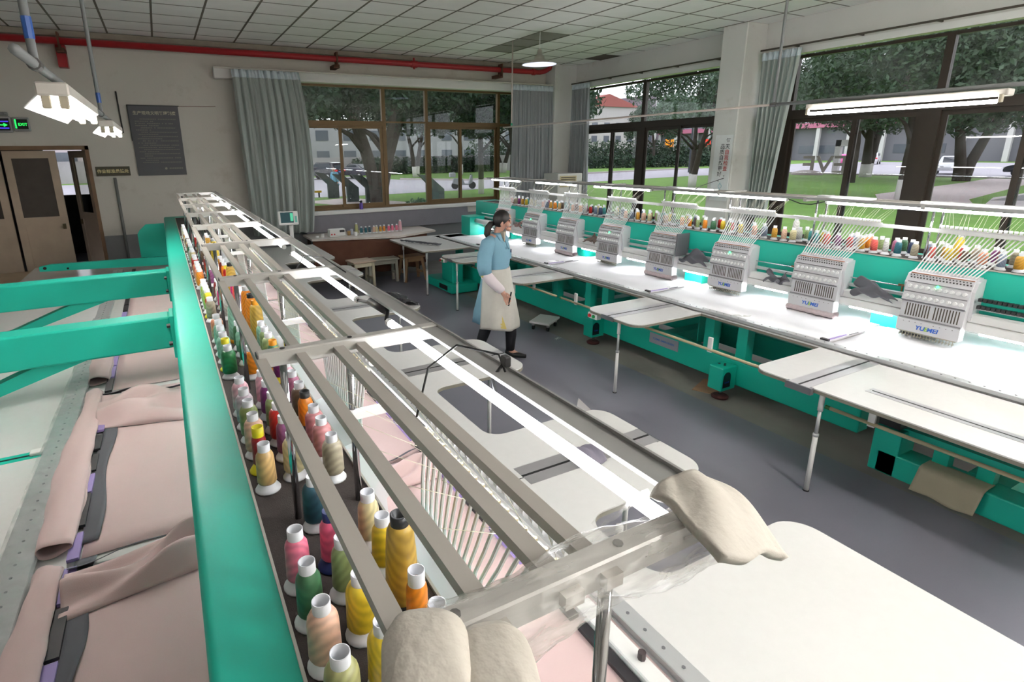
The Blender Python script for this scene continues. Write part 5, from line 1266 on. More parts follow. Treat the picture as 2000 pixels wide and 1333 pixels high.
tag(MB().grid(lambda u, v: (4.05 + .10 * u, 5.12 + .05 * v + .02 * u, .006 + .006 * abs(math.sin(u * 9 + v * 5))), 10, 5).build('plastic_scrap', film_mat('clear_scrap', (230, 232, 236), .7, .1, 20)), 'small shiny plastic scrap on the floor near the dolly', 'plastic scrap')
# beige rag over the near base of the window-side machine
def rag(u, v):
    y = 1.37 - .32 * u
    if v < .35: return (4.13 - .12 * v / .35, y, .306 + .003)
    w_ = (v - .35) / .65
    return (4.008 - .012 - .02 * w_ - .005 * math.sin(u * 12) * w_, y + .02 * w_, .305 - .17 * w_ + .006 * math.sin(u * 7) * w_)
drape('beige_rag', rag, 24, 16, mat('beige_rag', (178, 170, 146), rough=.95, var=.06), 'beige rag hanging over the near base beam of the window-side machine', 'rag')
# low tan platform in front of the door
tag(MB().bbox(-4.6, -1.40, 8.55, 10.25, .52, .60, .01, 1).build('work_platform', mat('tan_board', (178, 156, 132), rough=.7, var=.08)), 'low tan board platform in front of the cream door', 'platform')
pf = bpy.data.objects['work_platform']
for (x, y) in ((-4.4, 8.7), (-1.5, 8.7), (-4.4, 10.1), (-1.5, 10.1)): MB().box(x - .05, x + .05, y - .05, y + .05, 0, .52).build('platform_leg', mat('tan_board', (178, 156, 132)), pf)
# ------------------------------------------------------------------ people
SKIN = mat('skin', (206, 158, 138), rough=.55, var=.03)
HAIR = mat('black_hair', (26, 22, 22), rough=.45, var=.2, scale=40)
COAT = mat('light_blue_smock', (122, 164, 184), rough=.85, var=.05, scale=5, bump=.2, bscale=30)
APRON = mat('stained_cream_apron', (198, 194, 186), rough=.9, var=.08, scale=7, bump=.2, bscale=30)
SLEEVE = mat('pale_pink_sleeve', (220, 208, 212), rough=.9, var=.04)
LEGG = mat('black_leggings', (24, 24, 30), rough=.8)
def loft(rings, n=28, fold=0.0, fk=9, cap=True):
    """rings: (cx, cy, z, rx, ry, power) in person space (x forward, y left)"""
    q = MB(); vs_ = []
    for j, (cx, cy_, z, rx, ry, pw) in enumerate(rings):
        for i in range(n):
            a = 2 * PI * i / n; c, s_ = math.cos(a), math.sin(a)
            f = 1 + fold * math.sin(fk * a + j * .7) * max(0, 1 - j / (len(rings) * .6))
            vs_.append((cx + rx * f * math.copysign(abs(c) ** pw, c), cy_ + ry * f * math.copysign(abs(s_) ** pw, s_), z))
    fs = [(j * n + i, j * n + (i + 1) % n, (j + 1) * n + (i + 1) % n, (j + 1) * n + i) for j in range(len(rings) - 1) for i in range(n)]
    if cap: fs += [tuple(range(n - 1, -1, -1)), tuple(range((len(rings) - 1) * n, len(rings) * n))]
    q._add(vs_, fs); return q
def subsurf(o, lv=1):
    m = o.modifiers.new('smooth', 'SUBSURF'); m.levels = lv; m.render_levels = lv; return o
def body_mesh(name, J, m):
    """one continuous skinned body: J = list of (parent index, point, radius)"""
    bm = bmesh.new(); lay = bm.verts.layers.skin.verify(); vv = []
    for i, j in enumerate(J):
        v = bm.verts.new(j[1]); v[lay].radius = j[2] if isinstance(j[2], tuple) else (j[2], j[2]); v[lay].use_root = (i == 0); vv.append(v)
    for i, j in enumerate(J):
        if j[0] is not None: bm.edges.new((vv[j[0]], vv[i]))
    me = bpy.data.meshes.new(name); bm.to_mesh(me); bm.free(); me.materials.append(m)
    o = bpy.data.objects.new(name, me); COL.objects.link(o)
    sk = o.modifiers.new('skin', 'SKIN'); sk.use_smooth_shade = True
    subsurf(o, 2)
    return o
def hand(J, wrist, d, side, thumb, curl=.5):
    """palm and five fingers after vertex index wrist; d = pointing direction, side = across the palm, thumb = sign"""
    W_ = Vector(J[wrist][1]); d = Vector(d).normalized(); s_ = Vector(side).normalized(); n_ = d.cross(s_)
    J.append((wrist, tuple(W_ + d * .045), (.030, .017))); palm = len(J) - 1
    for k, (off, L) in enumerate(((-.027, .066), (-.009, .075), (.009, .072), (.027, .056))):
        p = W_ + d * .078 + s_ * off; J.append((palm, tuple(p), .0095)); a = len(J) - 1
        p2 = p + d * L * .5 + n_ * curl * .018; J.append((a, tuple(p2), .0085)); b_ = len(J) - 1
        p3 = p2 + d * L * .36 + n_ * curl * .034; J.append((b_, tuple(p3), .007))
    p = W_ + d * .03 + s_ * thumb * .034 + n_ * .008; J.append((palm, tuple(p), .011)); a = len(J) - 1
    p2 = p + d * .032 + s_ * thumb * .014 + n_ * .016; J.append((a, tuple(p2), .0095)); b_ = len(J) - 1
    J.append((b_, tuple(p2 + d * .026 + n_ * .012), .008))
def make_person(label, loc, rz, apron=True, scale=1.0, coat=COAT, hair=HAIR, cat='person'):
    t = thing('person', label, cat, loc, rz); t.scale = (scale,) * 3
    def put(o, par=None): o.parent = par or t; return o
    def obj(n, mb, m, smooth=True, par=None, sub=0):
        o = bpy.data.objects.new(n, mb.mesh(n, m, smooth)); COL.objects.link(o); o.parent = par or t
        if sub: subsurf(o, sub)
        return o
    hy = .38                                            # the head turns to her left
    ch, sh = math.cos(hy), math.sin(hy)
    HC = Vector((.075, .015, 1.545))
    def HT(p): p = Vector(p); return tuple(HC + Vector((ch * p.x - sh * p.y, sh * p.x + ch * p.y, p.z)))
    J = [(None, (0, 0, .90), (.115, .14)), (0, (.0, 0, 1.05), (.09, .115)), (1, (.0, 0, 1.22), (.095, .125)), (2, (.0, 0, 1.34), (.075, .11)), (3, (.02, 0, 1.405), .048), (4, (.045, .005, 1.47), .046), (5, HT((0, 0, -.02)), (.078, .072)), (6, HT((.005, 0, .05)), (.076, .070))]
    # right arm (camera side): upper arm hangs, forearm reaches forward
    J += [(3, (0, -.155, 1.335), .052)]; i = len(J) - 1
    J += [(i, (-.02, -.215, 1.18), .045), (i + 1, (-.01, -.235, 1.03), .040), (i + 2, (.09, -.225, .92), .036), (i + 3, (.185, -.20, .825), .026)]
    hand(J, len(J) - 1, (.55, .10, -.83), (.78, .25, .55), 1, .7)
    J += [(3, (0, .155, 1.335), .052)]; i = len(J) - 1
    J += [(i, (-.02, .215, 1.18), .045), (i + 1, (-.04, .235, 1.04), .040), (i + 2, (.0, .24, .92), .036), (i + 3, (.05, .235, .81), .026)]
    hand(J, len(J) - 1, (.25, 0, -.97), (.97, 0, .25), 1, .5)
    J += [(0, (.01, .085, .84), .085)]; i = len(J) - 1
    J += [(i, (.085, .085, .66), .075), (i + 1, (.15, .085, .47), .055), (i + 2, (.155, .085, .27), .052), (i + 3, (.15, .085, .09), .036), (i + 4, (.20, .09, .045), .035), (i + 5, (.29, .095, .03), .028)]
    J += [(0, (-.01, -.085, .84), .085)]; i = len(J) - 1
    J += [(i, (-.02, -.085, .66), .075), (i + 1, (-.03, -.085, .47), .055), (i + 2, (-.10, -.085, .28), .052), (i + 3, (-.16, -.085, .12), .036), (i + 4, (-.115, -.088, .055), .035), (i + 5, (-.04, -.09, .028), .028)]
    put(body_mesh('body', J, SKIN))
    # face: nose, lips, eyes, brows, ears on the head
    face = MB()
    face.sphere(HT((.079, 0, -.012)), .016, 10, 8, (.9, .75, 1.3)).sphere(HT((.062, 0, -.085)), .030, 12, 8, (1, .95, .8))
    face.sphere(HT((.052, .030, -.03)), .030, 12, 8).sphere(HT((.052, -.030, -.03)), .030, 12, 8).sphere(HT((.055, 0, .035)), .045, 12, 8, (.7, 1.05, 1))
    hd = obj('face', face, SKIN, par=t)
    for s_ in (1, -1):
        obj('ear', MB().sphere(HT((-.005, s_ * .076, -.015)), .028, 10, 8, (.7, .35, 1.15)), SKIN, par=hd)
        obj('eye', MB().sphere(HT((.073, s_ * .029, .010)), .011, 10, 6, (.6, 1.2, .55)), mat('dark_eye', (34, 26, 26), rough=.3), par=hd)
        obj('eyebrow', MB().sphere(HT((.077, s_ * .030, .032)), .014, 10, 6, (.45, 1.3, .25)), hair, par=hd)
    obj('lips', MB().sphere(HT((.084, 0, -.060)), .017, 10, 6, (.5, 1.2, .45)), mat('lips', (178, 96, 92)), par=hd)
    # hair: cap, fringe line and a low ponytail
    hc = MB()
    def hf(u, v):
        a = 2 * PI * u; p = PI * .62 * v
        back = .5 - .5 * math.cos(a)
        lim = p * (1.0 + .42 * back) * (1 - .26 * max(0, math.cos(a)))
        r = Vector((.094 * math.sin(lim) * math.cos(a) - .012, .088 * math.sin(lim) * math.sin(a), .100 * math.cos(lim) + .020))
        return HT(r)
    hc.grid(hf, 30, 14, wrap=True)
    hr = obj('hair', hc, hair)
    tail = [HT((-.085, 0, -.02)), HT((-.125, -.005, -.03)), HT((-.155, -.02, -.075)), HT((-.165, -.035, -.14)), HT((-.155, -.045, -.19))]
    obj('ponytail', MB().tube(tail, [.022, .034, .040, .034, .010], 12), hair, par=hr)
    obj('hair_tie', MB().cyl(HT((-.090, 0, -.022)), HT((-.106, -.002, -.026)), .026, 12), BLACK, par=hr)
    # smock
    hem = .43 if apron else .62
    rg = [(-.05, -.0, hem, .20, .215, .95), (-.045, 0, hem + .12, .185, .205, .95), (-.025, 0, .70, .165, .195, .92), (-.005, 0, .86, .148, .182, .9), (.0, 0, 1.00, .132, .168, .88), (.005, 0, 1.10, .134, .172, .85),
          (.005, 0, 1.22, .136, .184, .82), (0, 0, 1.31, .116, .184, .8), (0, 0, 1.365, .082, .150, .82), (.008, 0, 1.405, .060, .085, .9), (.015, 0, 1.425, .052, .062, 1)]
    cm = loft(rg, 36, .05, 7, False)
    ct = obj('smock', cm, coat)
    so = ct.modifiers.new('thickness', 'SOLIDIFY'); so.thickness = .006
    # front opening: collar flaps, neckline and buttons
    for s_ in (1, -1):
        cf = MB().grid(lambda u, v: (.066 + .062 * v + .012 * math.sin(u * PI) - .012 * v * u, s_ * (.012 + .075 * u * (1 - .55 * v) + .004), 1.425 - .155 * v - .01 * u - .03 * u * v), 6, 8)
        o = obj('collar', cf, coat, par=ct); so = o.modifiers.new('thickness', 'SOLIDIFY'); so.thickness = .01
    obj('undershirt', MB().prism([(-.026, 1.44), (.026, 1.44), (.0, 1.30)], 'x', .04, .108), mat('beige_undershirt', (176, 160, 140)), False, ct)
    obj('front_placket', MB().bar((.131, .002, 1.28), (.128, .002, 1.05), .03, .006, (1, 0, 0)), coat, False, ct)
    obj('chest_pocket', MB().box(.112, .132, .055, .125, 1.13, 1.22), coat, False, ct)
    if apron: obj('pen', MB().cyl((.135, .10, 1.20), (.137, .10, 1.235), .006, 6), mat('dark_purple_pen', (50, 40, 90)), True, ct)
    # sleeves
    ua = MB().tube([(.0, -.10, 1.355), (-.005, -.165, 1.325), (-.02, -.215, 1.20), (-.015, -.24, 1.08), (.005, -.243, 1.005)], [.055, .078, .080, .078, .066], 16)
    obj('sleeve', ua, coat, par=ct)
    ub = MB().tube([(.0, .10, 1.355), (-.005, .165, 1.325), (-.02, .215, 1.20), (-.04, .24, 1.08), (-.03, .243, 1.0)], [.055, .073, .070, .066, .06], 16)
    obj('sleeve', ub, coat, par=ct)
    cov = SLEEVE if apron else coat
    obj('sleeve_cover', MB().tube([(-.012, -.24, 1.05), (.01, -.240, 1.0), (.085, -.228, .925), (.155, -.21, .86), (.172, -.203, .842), (.183, -.20, .828)], [.060, .062, .056, .050, .044, .034], 16), cov)
    obj('sleeve_cover', MB().tube([(-.04, .24, 1.04), (-.02, .24, .98), (.01, .24, .90), (.04, .236, .84), (.048, .235, .82)], [.058, .058, .052, .044, .034], 16), cov)
    if apron:
        def af(u, v):
            a = -2.05 + 3.75 * u
            z = 1.045 - .66 * v
            k = min(1, v * 1.1)
            rx = .137 + .075 * k; ry = .170 + .065 * k
            f = 1 + .05 * math.sin(9 * u * PI + 2 * v) * v + .03 * math.sin(23 * u + 6 * v) * v
            cx = -.0 + .035 * k
            return (cx + (rx * f + .008) * math.cos(a), (ry * f + .008) * math.sin(a), z + .015 * math.sin(u * 9) * v)
        o = obj('apron', MB().grid(af, 40, 24), APRON); so = o.modifiers.new('thickness', 'SOLIDIFY'); so.thickness = .005
        obj('apron_band', loft([(.0, 0, 1.015, .138, .172, .9), (.0, 0, 1.05, .134, .168, .88)], 32, 0, 1, False), APRON, par=o)
        st = MB().grid(lambda u, v: tuple(Vector(af(.255 + .07 * u + .05 * v, .70 + .26 * v)) * 1.0 + Vector((.0, -.007, 0))), 6, 8)
        obj('yellow_stain', st, mat('yellow_stain', (206, 186, 110), rough=.9, var=.1), par=o)
        obj('sleeve_flower', MB().sphere((-.005, -.301, 1.0), .016, 8, 6, (1, .15, 1)), mat('yellow_flower', (214, 190, 110)))
    # leggings and shoes
    def legs(pts, rad): return MB().tube(pts, rad, 16)
    obj('trousers', legs([(.01, .08, .86), (.085, .085, .66), (.15, .085, .47), (.157, .085, .27), (.15, .085, .085)], [.10, .088, .066, .062, .048]), LEGG)
    obj('trousers', legs([(-.01, -.08, .86), (-.02, -.085, .66), (-.03, -.085, .47), (-.10, -.085, .28), (-.16, -.085, .11)], [.10, .088, .066, .062, .048]), LEGG)
    for (x, y, z) in ((.15, .088, .0), (-.165, -.087, .0)):
        s_ = MB().grid(lambda u, v: (x - .055 + .25 * v, y + (.042 - .012 * abs(v - .35)) * math.cos(2 * PI * u) * math.sin(PI * min(.97, .08 + v * .9)) ** .5, max(.004, .038 + .036 * math.sin(2 * PI * u) * (1.15 - .55 * v))), 14, 10, wrap=True)
        obj('shoe', s_, BLACK)
    return t
pr = make_person('woman in light blue smock and cream apron walking in the aisle', (3.10, 5.02, 0), math.radians(-58))
# the marker in her hand
mk = Vector((.255, -.185, .755)); ca, sa = math.cos(math.radians(-58)), math.sin(math.radians(-58))
def PW(p): return (3.10 + ca * p[0] - sa * p[1], 5.02 + sa * p[0] + ca * p[1], p[2])
tag(MB().cyl(PW((.262, -.215, .69)), PW((.285, -.20, .84)), .0085, 8).build('marker_pen', BLACK, smooth=True), 'black marker pen held in the hand of the woman in the aisle', 'pen')
make_person('person in light blue jacket walking outside beyond the dark boards', (9.25, 33.4, -.19), math.radians(-140), False, 1.02, mat('sky_blue_jacket', (120, 176, 206), rough=.9), mat('brown_hair', (96, 70, 56), rough=.5))
# ------------------------------------------------------------------ outside
GZ = -.2
GRASS = mat('lawn', (96, 132, 50), rough=.95, var=.16, scale=1.4, bump=.5, bscale=90, coord='Object')
ASPH = mat('asphalt', (158, 154, 162), rough=.85, var=.05, scale=1)
PAVE = mat('pinkish_paving', (184, 170, 168), rough=.85, var=.06, scale=1.5)
KERB = mat('kerb_stone', (168, 160, 158), rough=.85, var=.08)
struct(MB().box(-120, 260, 10.9, 220, GZ - .3, GZ).box(8.75, 260, -80, 10.9, GZ - .3, GZ).build('ground_lawn', GRASS))
def flat(name, poly, z, m): return struct(MB().prism(poly, 'z', GZ - .02, z).build(name, m))
flat('road_back', [(-60, 33.6), (12, 32.9), (18, 33.4), (32, 36.0), (46, 38.0), (57.5, 36.0), (57.5, 30), (57.5, -60), (112, -60), (112, 60), (64, 52), (42, 49.0), (30, 45.5), (24.5, 44.8), (20.4, 50.5), (19.5, 62), (-60, 64)], GZ + .012, ASPH)
flat('path_paved', [(6.5, 30.2), (9.4, 31.5), (11.6, 25.8), (14.0, 17.5), (11.5, 17.5)], GZ + .02, PAVE)
flat('path_paved', [(26, 12.0), (34, 16.2), (50, 18.3), (57, 19.5), (57, 16.5), (46, 14.4), (34, 12.2), (30, 10.5)], GZ + .02, PAVE)
flat('path_paved', [(20, 2), (29, 10.0), (36, 12.0), (50, 12.8), (50, -10), (20, -10)], GZ + .015, mat('pale_court', (196, 186, 186), rough=.85))
flat('pond_edge', [(34, 11.4), (48, 12.6), (48, 9.5), (36, 9.5)], GZ + .03, mat('dark_stone', (92, 88, 88)))
struct(MB().tube([(20.4, 50.5, GZ + .06), (24.5, 44.8, GZ + .06), (30, 45.5, GZ + .06), (42, 49, GZ + .06), (64, 52, GZ + .06)], .16, 4).build('kerb_far', KERB))
struct(MB().tube([(57.3, -20, GZ + .05), (57.3, 35.8, GZ + .05)], .10, 4).build('kerb_near', KERB))
# walls and buildings
PINKW = mat('pale_pink_facade', (196, 182, 188), rough=.85, var=.05, scale=.3)
def building(label, x0, x1, y0, y1, h, m, cols, rows, face='y', roof=None):
    t = tag(MB().box(x0, x1, y0, y1, GZ, h).build('building', m), label, 'building')
    if roof: MB().prism([(x0 - .6, h), (x1 + .6, h), ((x0 + x1) / 2, h + 3.0)], 'y', y0 - .5, y1 + .5).build('roof', roof, t)
    gl = mat('dark_window_glass', (92, 96, 108), rough=.15)
    for i in range(cols):
        for j in range(rows):
            zz = 1.2 + j * 3.2
            if face == 'y':
                a = x0 + (i + .3) * (x1 - x0) / cols; MB().box(a, a + .45 * (x1 - x0) / cols, y0 - .06, y0 + .05, zz, zz + 1.6).build('window', gl, t)
            else:
                a = y0 + (i + .3) * (y1 - y0) / cols; MB().box(x0 - .06, x0 + .05, a, a + .45 * (y1 - y0) / cols, zz, zz + 1.6).build('window', gl, t)
    return t
building('pale pink workshop building across the road behind the parked cars', -20, 15.5, 72, 82, 9, PINKW, 5, 2)
building('long grey building behind the trees beyond the road', 17, 62, 92, 100, 7, mat('grey_facade', (150, 148, 156), rough=.85, var=.05), 10, 2)
building('distant building with red roof beside the power poles', 92, 112, 112, 124, 13, mat('far_facade', (176, 170, 172), rough=.9), 5, 3, 'y', mat('red_roof', (150, 84, 80), rough=.8))
building('distant flat grey violet building right of the red roof', 114, 140, 112, 124, 16, mat('grey_violet_facade', (122, 112, 122), rough=.9), 5, 3)
bl = building('grey shop row with pale columns across the wide road', 122, 134, -10, 132, 7.5, mat('shop_grey', (120, 118, 128), rough=.8, var=.06), 8, 1, 'x')
for y in range(-8, 130, 6): MB().box(120.6, 121.2, y - .35, y + .35, GZ, 6.5).build('column', mat('pale_column', (206, 202, 204)), bl)
MB().box(120.4, 122, -10, 132, 6.3, 7.3).build('fascia', mat('pink_fascia', (190, 110, 140)), bl)
tag(MB().box(-20, 46, 66, 66.3, GZ, 1.9).build('boundary_wall', mat('grey_boundary_wall', (164, 158, 162), rough=.9)), 'low pale boundary wall behind the parked cars', 'wall')
# foliage ------------------------------------------------------------------
LEAFS = [mat('leaf_dark', (38, 62, 42), rough=.7, var=.35, scale=.8), mat('leaf_mid', (60, 80, 58), rough=.7, var=.3, scale=.8), mat('leaf_grey', (86, 106, 88), rough=.7, var=.25, scale=.8)]
BARK = mat('bark', (60, 52, 46), rough=.95, var=.2, bump=.5, bscale=30)
LIME = mat('white_trunk_paint', (196, 192, 188), rough=.9)
def leaf_mesh(name, blobs, n, size, m, seed):
    r = np.random.default_rng(seed)
    w_ = np.array([b_[3] * b_[4] * b_[5] for b_ in blobs]) ** .8; w_ = w_ / w_.sum()
    idx = r.choice(len(blobs), n, p=w_)
    B_ = np.array(blobs)[idx]
    d = r.normal(size=(n, 3)); d /= np.linalg.norm(d, axis=1)[:, None]
    rad = r.random(n)[:, None] ** .45
    c = B_[:, :3] + d * rad * B_[:, 3:6]
    a = r.normal(size=(n, 3)); a /= np.linalg.norm(a, axis=1)[:, None]
    b_ = np.cross(a, r.normal(size=(n, 3))); b_ /= np.linalg.norm(b_, axis=1)[:, None]
    s = size * (.6 + .8 * r.random(n))[:, None]
    V = np.stack([c - a * s, c + b_ * s * .45, c + a * s, c - b_ * s * .45], 1).reshape(-1, 3)
    me = bpy.data.meshes.new(name)
    me.vertices.add(4 * n); me.vertices.foreach_set('co', V.ravel())
    me.loops.add(4 * n); me.loops.foreach_set('vertex_index', np.arange(4 * n, dtype=np.int32))
    me.polygons.add(n); me.polygons.foreach_set('loop_start', np.arange(0, 4 * n, 4, dtype=np.int32)); me.polygons.foreach_set('loop_total', np.full(n, 4, dtype=np.int32))
    me.materials.append(m); me.update(); me.validate()
    return me
def crown(h, rx, rz, n, seed, m):
    rr = random.Random(seed); bl_ = []
    for k in range(n):
        a = rr.uniform(0, 2 * PI); q = rr.uniform(.15, 1) ** .6
        bl_.append((rx * q * math.cos(a), rx * q * math.sin(a), h + rz * rr.uniform(-.75, .8) * (1 - .4 * q), rx * rr.uniform(.22, .42), rx * rr.uniform(.22, .42), rz * rr.uniform(.25, .45)))
    return bl_
CROWNS = [leaf_mesh('foliage', crown(6.4, 4.6, 3.3, 30, 1, 0), 30000, .13, LEAFS[0], 1), leaf_mesh('foliage', crown(5.4, 3.4, 2.6, 22, 2, 0), 22000, .12, LEAFS[1], 2), leaf_mesh('foliage', crown(6.6, 4.4, 3.5, 28, 3, 0), 21000, .13, LEAFS[2], 3), leaf_mesh('foliage', crown(5.4, 4.6, 3.0, 30, 5, 0), 21000, .12, LEAFS[1], 7)]
def trunk_set(kind, seed, white, th):
    rr = random.Random(seed); stems = []
    n = {'multi': 4, 'twin': 2, 'single': 1}[kind]
    for k in range(n):
        a = 2 * PI * k / max(n, 1) + rr.uniform(-.3, .3); sp = (.0 if n == 1 else 1.0)
        pts = [(.12 * sp * math.cos(a), .12 * sp * math.sin(a), GZ - .05 - GZ)]
        pts = [(.14 * sp * math.cos(a), .14 * sp * math.sin(a), -.05), (.25 * sp * math.cos(a), .25 * sp * math.sin(a), .9), (.7 * sp * math.cos(a), .7 * sp * math.sin(a), 2.4), (1.5 * (sp or .2) * math.cos(a), 1.5 * (sp or .2) * math.sin(a), 4.3), (2.1 * (sp or .5) * math.cos(a), 2.1 * (sp or .5) * math.sin(a), 6.3)]
        stems.append(pts)
    return stems
def tree(label, x, y, kind, cr, rz=0, sc=1.0, white=False, th=.2, seed=1, group='trees outside the windows'):
    t = thing('tree', label, 'tree', (x, y, GZ), rz, group); t.scale = (sc,) * 3
    for st in trunk_set(kind, seed, white, th):
        o = bpy.data.objects.new('trunk', MB().tube(st, [th * 1.1, th, th * .8, th * .5, th * .2], 10).mesh('trunk', BARK, True)); COL.objects.link(o); o.parent = t
        if white:
            w_ = bpy.data.objects.new('white_trunk_paint', MB().tube([st[0], tuple((Vector(st[0]) + Vector(st[1])) / 2 * 1.0), st[1]], [th * 1.13, th * 1.07, th * 1.03], 10).mesh('white_trunk_paint', LIME, True)); COL.objects.link(w_); w_.parent = t
        for q in range(3):
            a = seed + q * 2.1; b0 = Vector(st[2 + (q > 1)]); e = b0 + Vector((1.8 * math.cos(a), 1.8 * math.sin(a), 1.3))
            o = bpy.data.objects.new('branch', MB().tube([b0, (b0 + e) / 2 + Vector((0, 0, .25)), e], [th * .45, th * .3, th * .1], 7).mesh('branch', BARK, True)); COL.objects.link(o); o.parent = t
    o = bpy.data.objects.new('foliage', CROWNS[cr]); COL.objects.link(o); o.parent = t; o['kind'] = 'stuff'
    return t
tree('large dark tree with several spreading trunks outside the back window', 9.5, 26.4, 'multi', 0, .4, 1.0, False, .30, 1)
tree('dark tree with drooping crown left of the spreading tree outside', 3.6, 25.0, 'single', 0, 2.0, .95, False, .2, 2)
tree('dark tree behind the right part of the back window', 16.5, 25.0, 'single', 0, 3.3, 1.0, False, .2, 3)
tree('white-painted tree beside the scooter on the road edge', 17.4, 29.9, 'twin', 1, 1.2, 1.0, True, .16, 4)
tree('dark tree farther off behind the back window lawn', 24.0, 55.0, 'twin', 2, .5, 1.25, True, .2, 5)
tree('dark tree on the far lawn near the long grey building', 31.0, 58.0, 'single', 0, 1.5, 1.3, True, .2, 6)
tree('tree on the far lawn behind the corner curtains', 38.0, 60.0, 'twin', 0, 2.5, 1.3, True, .2, 7)
tree('twin white-painted trees seen right of the pillar window', 31.4, 26.0, 'twin', 2, .9, 1.0, True, .20, 8)
tree('tree with grey green crown beyond the lawn left of the pillar', 44.0, 33.5, 'single', 2, 1.9, 1.0, False, .2, 9)
tree('rounded tree at the left edge of the pillar window', 40.0, 53.0, 'single', 1, 2.9, 1.2, False, .2, 10)
tree('tree behind the hedge beside the power poles', 66.0, 62.0, 'single', 1, 2.2, 1.2, False, .2, 11)
tree('tree with dense crown outside the curtain by the pillar', 44.6, 23.0, 'single', 2, 1.0, 1.15, False, .22, 12)
tree('forked white-painted tree behind the stone letters', 54.0, 26.8, 'twin', 3, .2, 1.25, True, .3, 13)
tree('near white-painted tree outside the right window', 31.6, 13.9, 'single', 3, 1.7, 1.05, True, .26, 14)
tree('leaning dark tree seen at the right edge of the window', 52.0, 19.4, 'twin', 0, 2.6, 1.35, False, .26, 15)
tree('leafy tree at the far right beyond the lawn', 36.0, 8.2, 'single', 3, 2.4, 1.1, False, .22, 16)
tree('tree behind the far right tree along the road', 50.0, 11.5, 'single', 2, .3, 1.2, False, .25, 17)
def hedge(label, x0, y0, x1, y1, h, wd, m, seed, n=9000):
    L = math.hypot(x1 - x0, y1 - y0); nb = int(L / 1.2)
    bl_ = [(x0 + (x1 - x0) * (k + .5) / nb, y0 + (y1 - y0) * (k + .5) / nb, GZ + h * .5, wd, wd, h * .55) for k in range(nb)]
    o = place('hedge', leaf_mesh('hedge', bl_, n, .22, m, seed)); tag(o, label, 'hedge', kind='stuff'); return o
hedge('long clipped green hedge beyond the road', 41, 68, 84, 56, 1.8, .9, LEAFS[0], 5, 12000)
hedge('tall shaggy hedge behind the clipped hedge', 40, 72, 86, 60, 4.0, 1.3, LEAFS[1], 6, 14000)
hedge('dark hedge along the far lawn behind the back window', 20, 64.5, 40, 65, 2.0, .9, LEAFS[0], 7, 6000)
for (x, y, k) in ((30.0, 22.6, 'low bush beside the white-painted twin trees'), (9.0, 20.5, 'small bush below the back window beside the spreading tree')):
    o = place('bush', leaf_mesh('bush', [(x, y, GZ + .3, .7, .7, .4)], 900, .10, LEAFS[1], int(x))); tag(o, k, 'bush', kind='stuff')
# power poles
for i, (px_, h) in enumerate(((83, 17), (88.5, 17.5), (93.5, 17), (98, 16.5))):
    t = tag(MB().cyl((px_, 78, GZ), (px_, 78, h), .22, 8).build('power_pole', mat('pale_pole', (176, 172, 176))), 'pale power pole against the sky, %s from the left' % ordinal(i + 1), 'pole', 'power poles')
    MB().box(px_ - 1.3, px_ + 1.3, 77.9, 78.1, h - 1.2, h - 1.05).build('cross_arm', mat('pale_pole', (176, 172, 176)), t)
# lamp posts
for (x, y, k) in ((19.8, 43.0, 'dark lamp post on the lawn behind the back window'), (52.5, 44.0, 'thin dark lamp post beside the road near the hedge')):
    tag(MB().cyl((x, y, GZ), (x, y, 5.0), .10, 8).build('lamp_post', mat('dark_post', (52, 56, 62))), k, 'lamp post')
# slanted information boards
DKB = mat('dark_green_board', (54, 66, 64), rough=.4)
for i, (x, y) in enumerate(((8.45, 32.0), (8.55, 28.6), (9.05, 27.0), (11.6, 24.6))):
    pr_ = [(x - .02, GZ), (x + .62, GZ), (x + .62, GZ + .75), (x - .18, GZ + 1.42), (x - .75, GZ + 1.50), (x - .02, GZ + .80)]
    t = tag(MB().prism(pr_, 'y', y, y + .18).build('information_board', DKB), 'dark slanted information board on the lawn, %s from the left' % ordinal(i + 1), 'information board', 'information boards')
tag(MB().box(6.6, 8.3, 33.0, 33.08, GZ + .28, GZ + .40).build('barrier_bar', mat('yellow_barrier', (220, 170, 50))), 'yellow striped barrier bar by the road at the left', 'barrier')
bb = bpy.data.objects['barrier_bar']; MB().box(7.45, 7.75, 32.99, 33.09, GZ + .275, GZ + .405).build('black_band', BLACK, bb); MB().box(6.7, 6.78, 33.0, 33.08, GZ, GZ + .28).box(8.1, 8.18, 33.0, 33.08, GZ, GZ + .28).build('barrier_post', BLACK, bb)
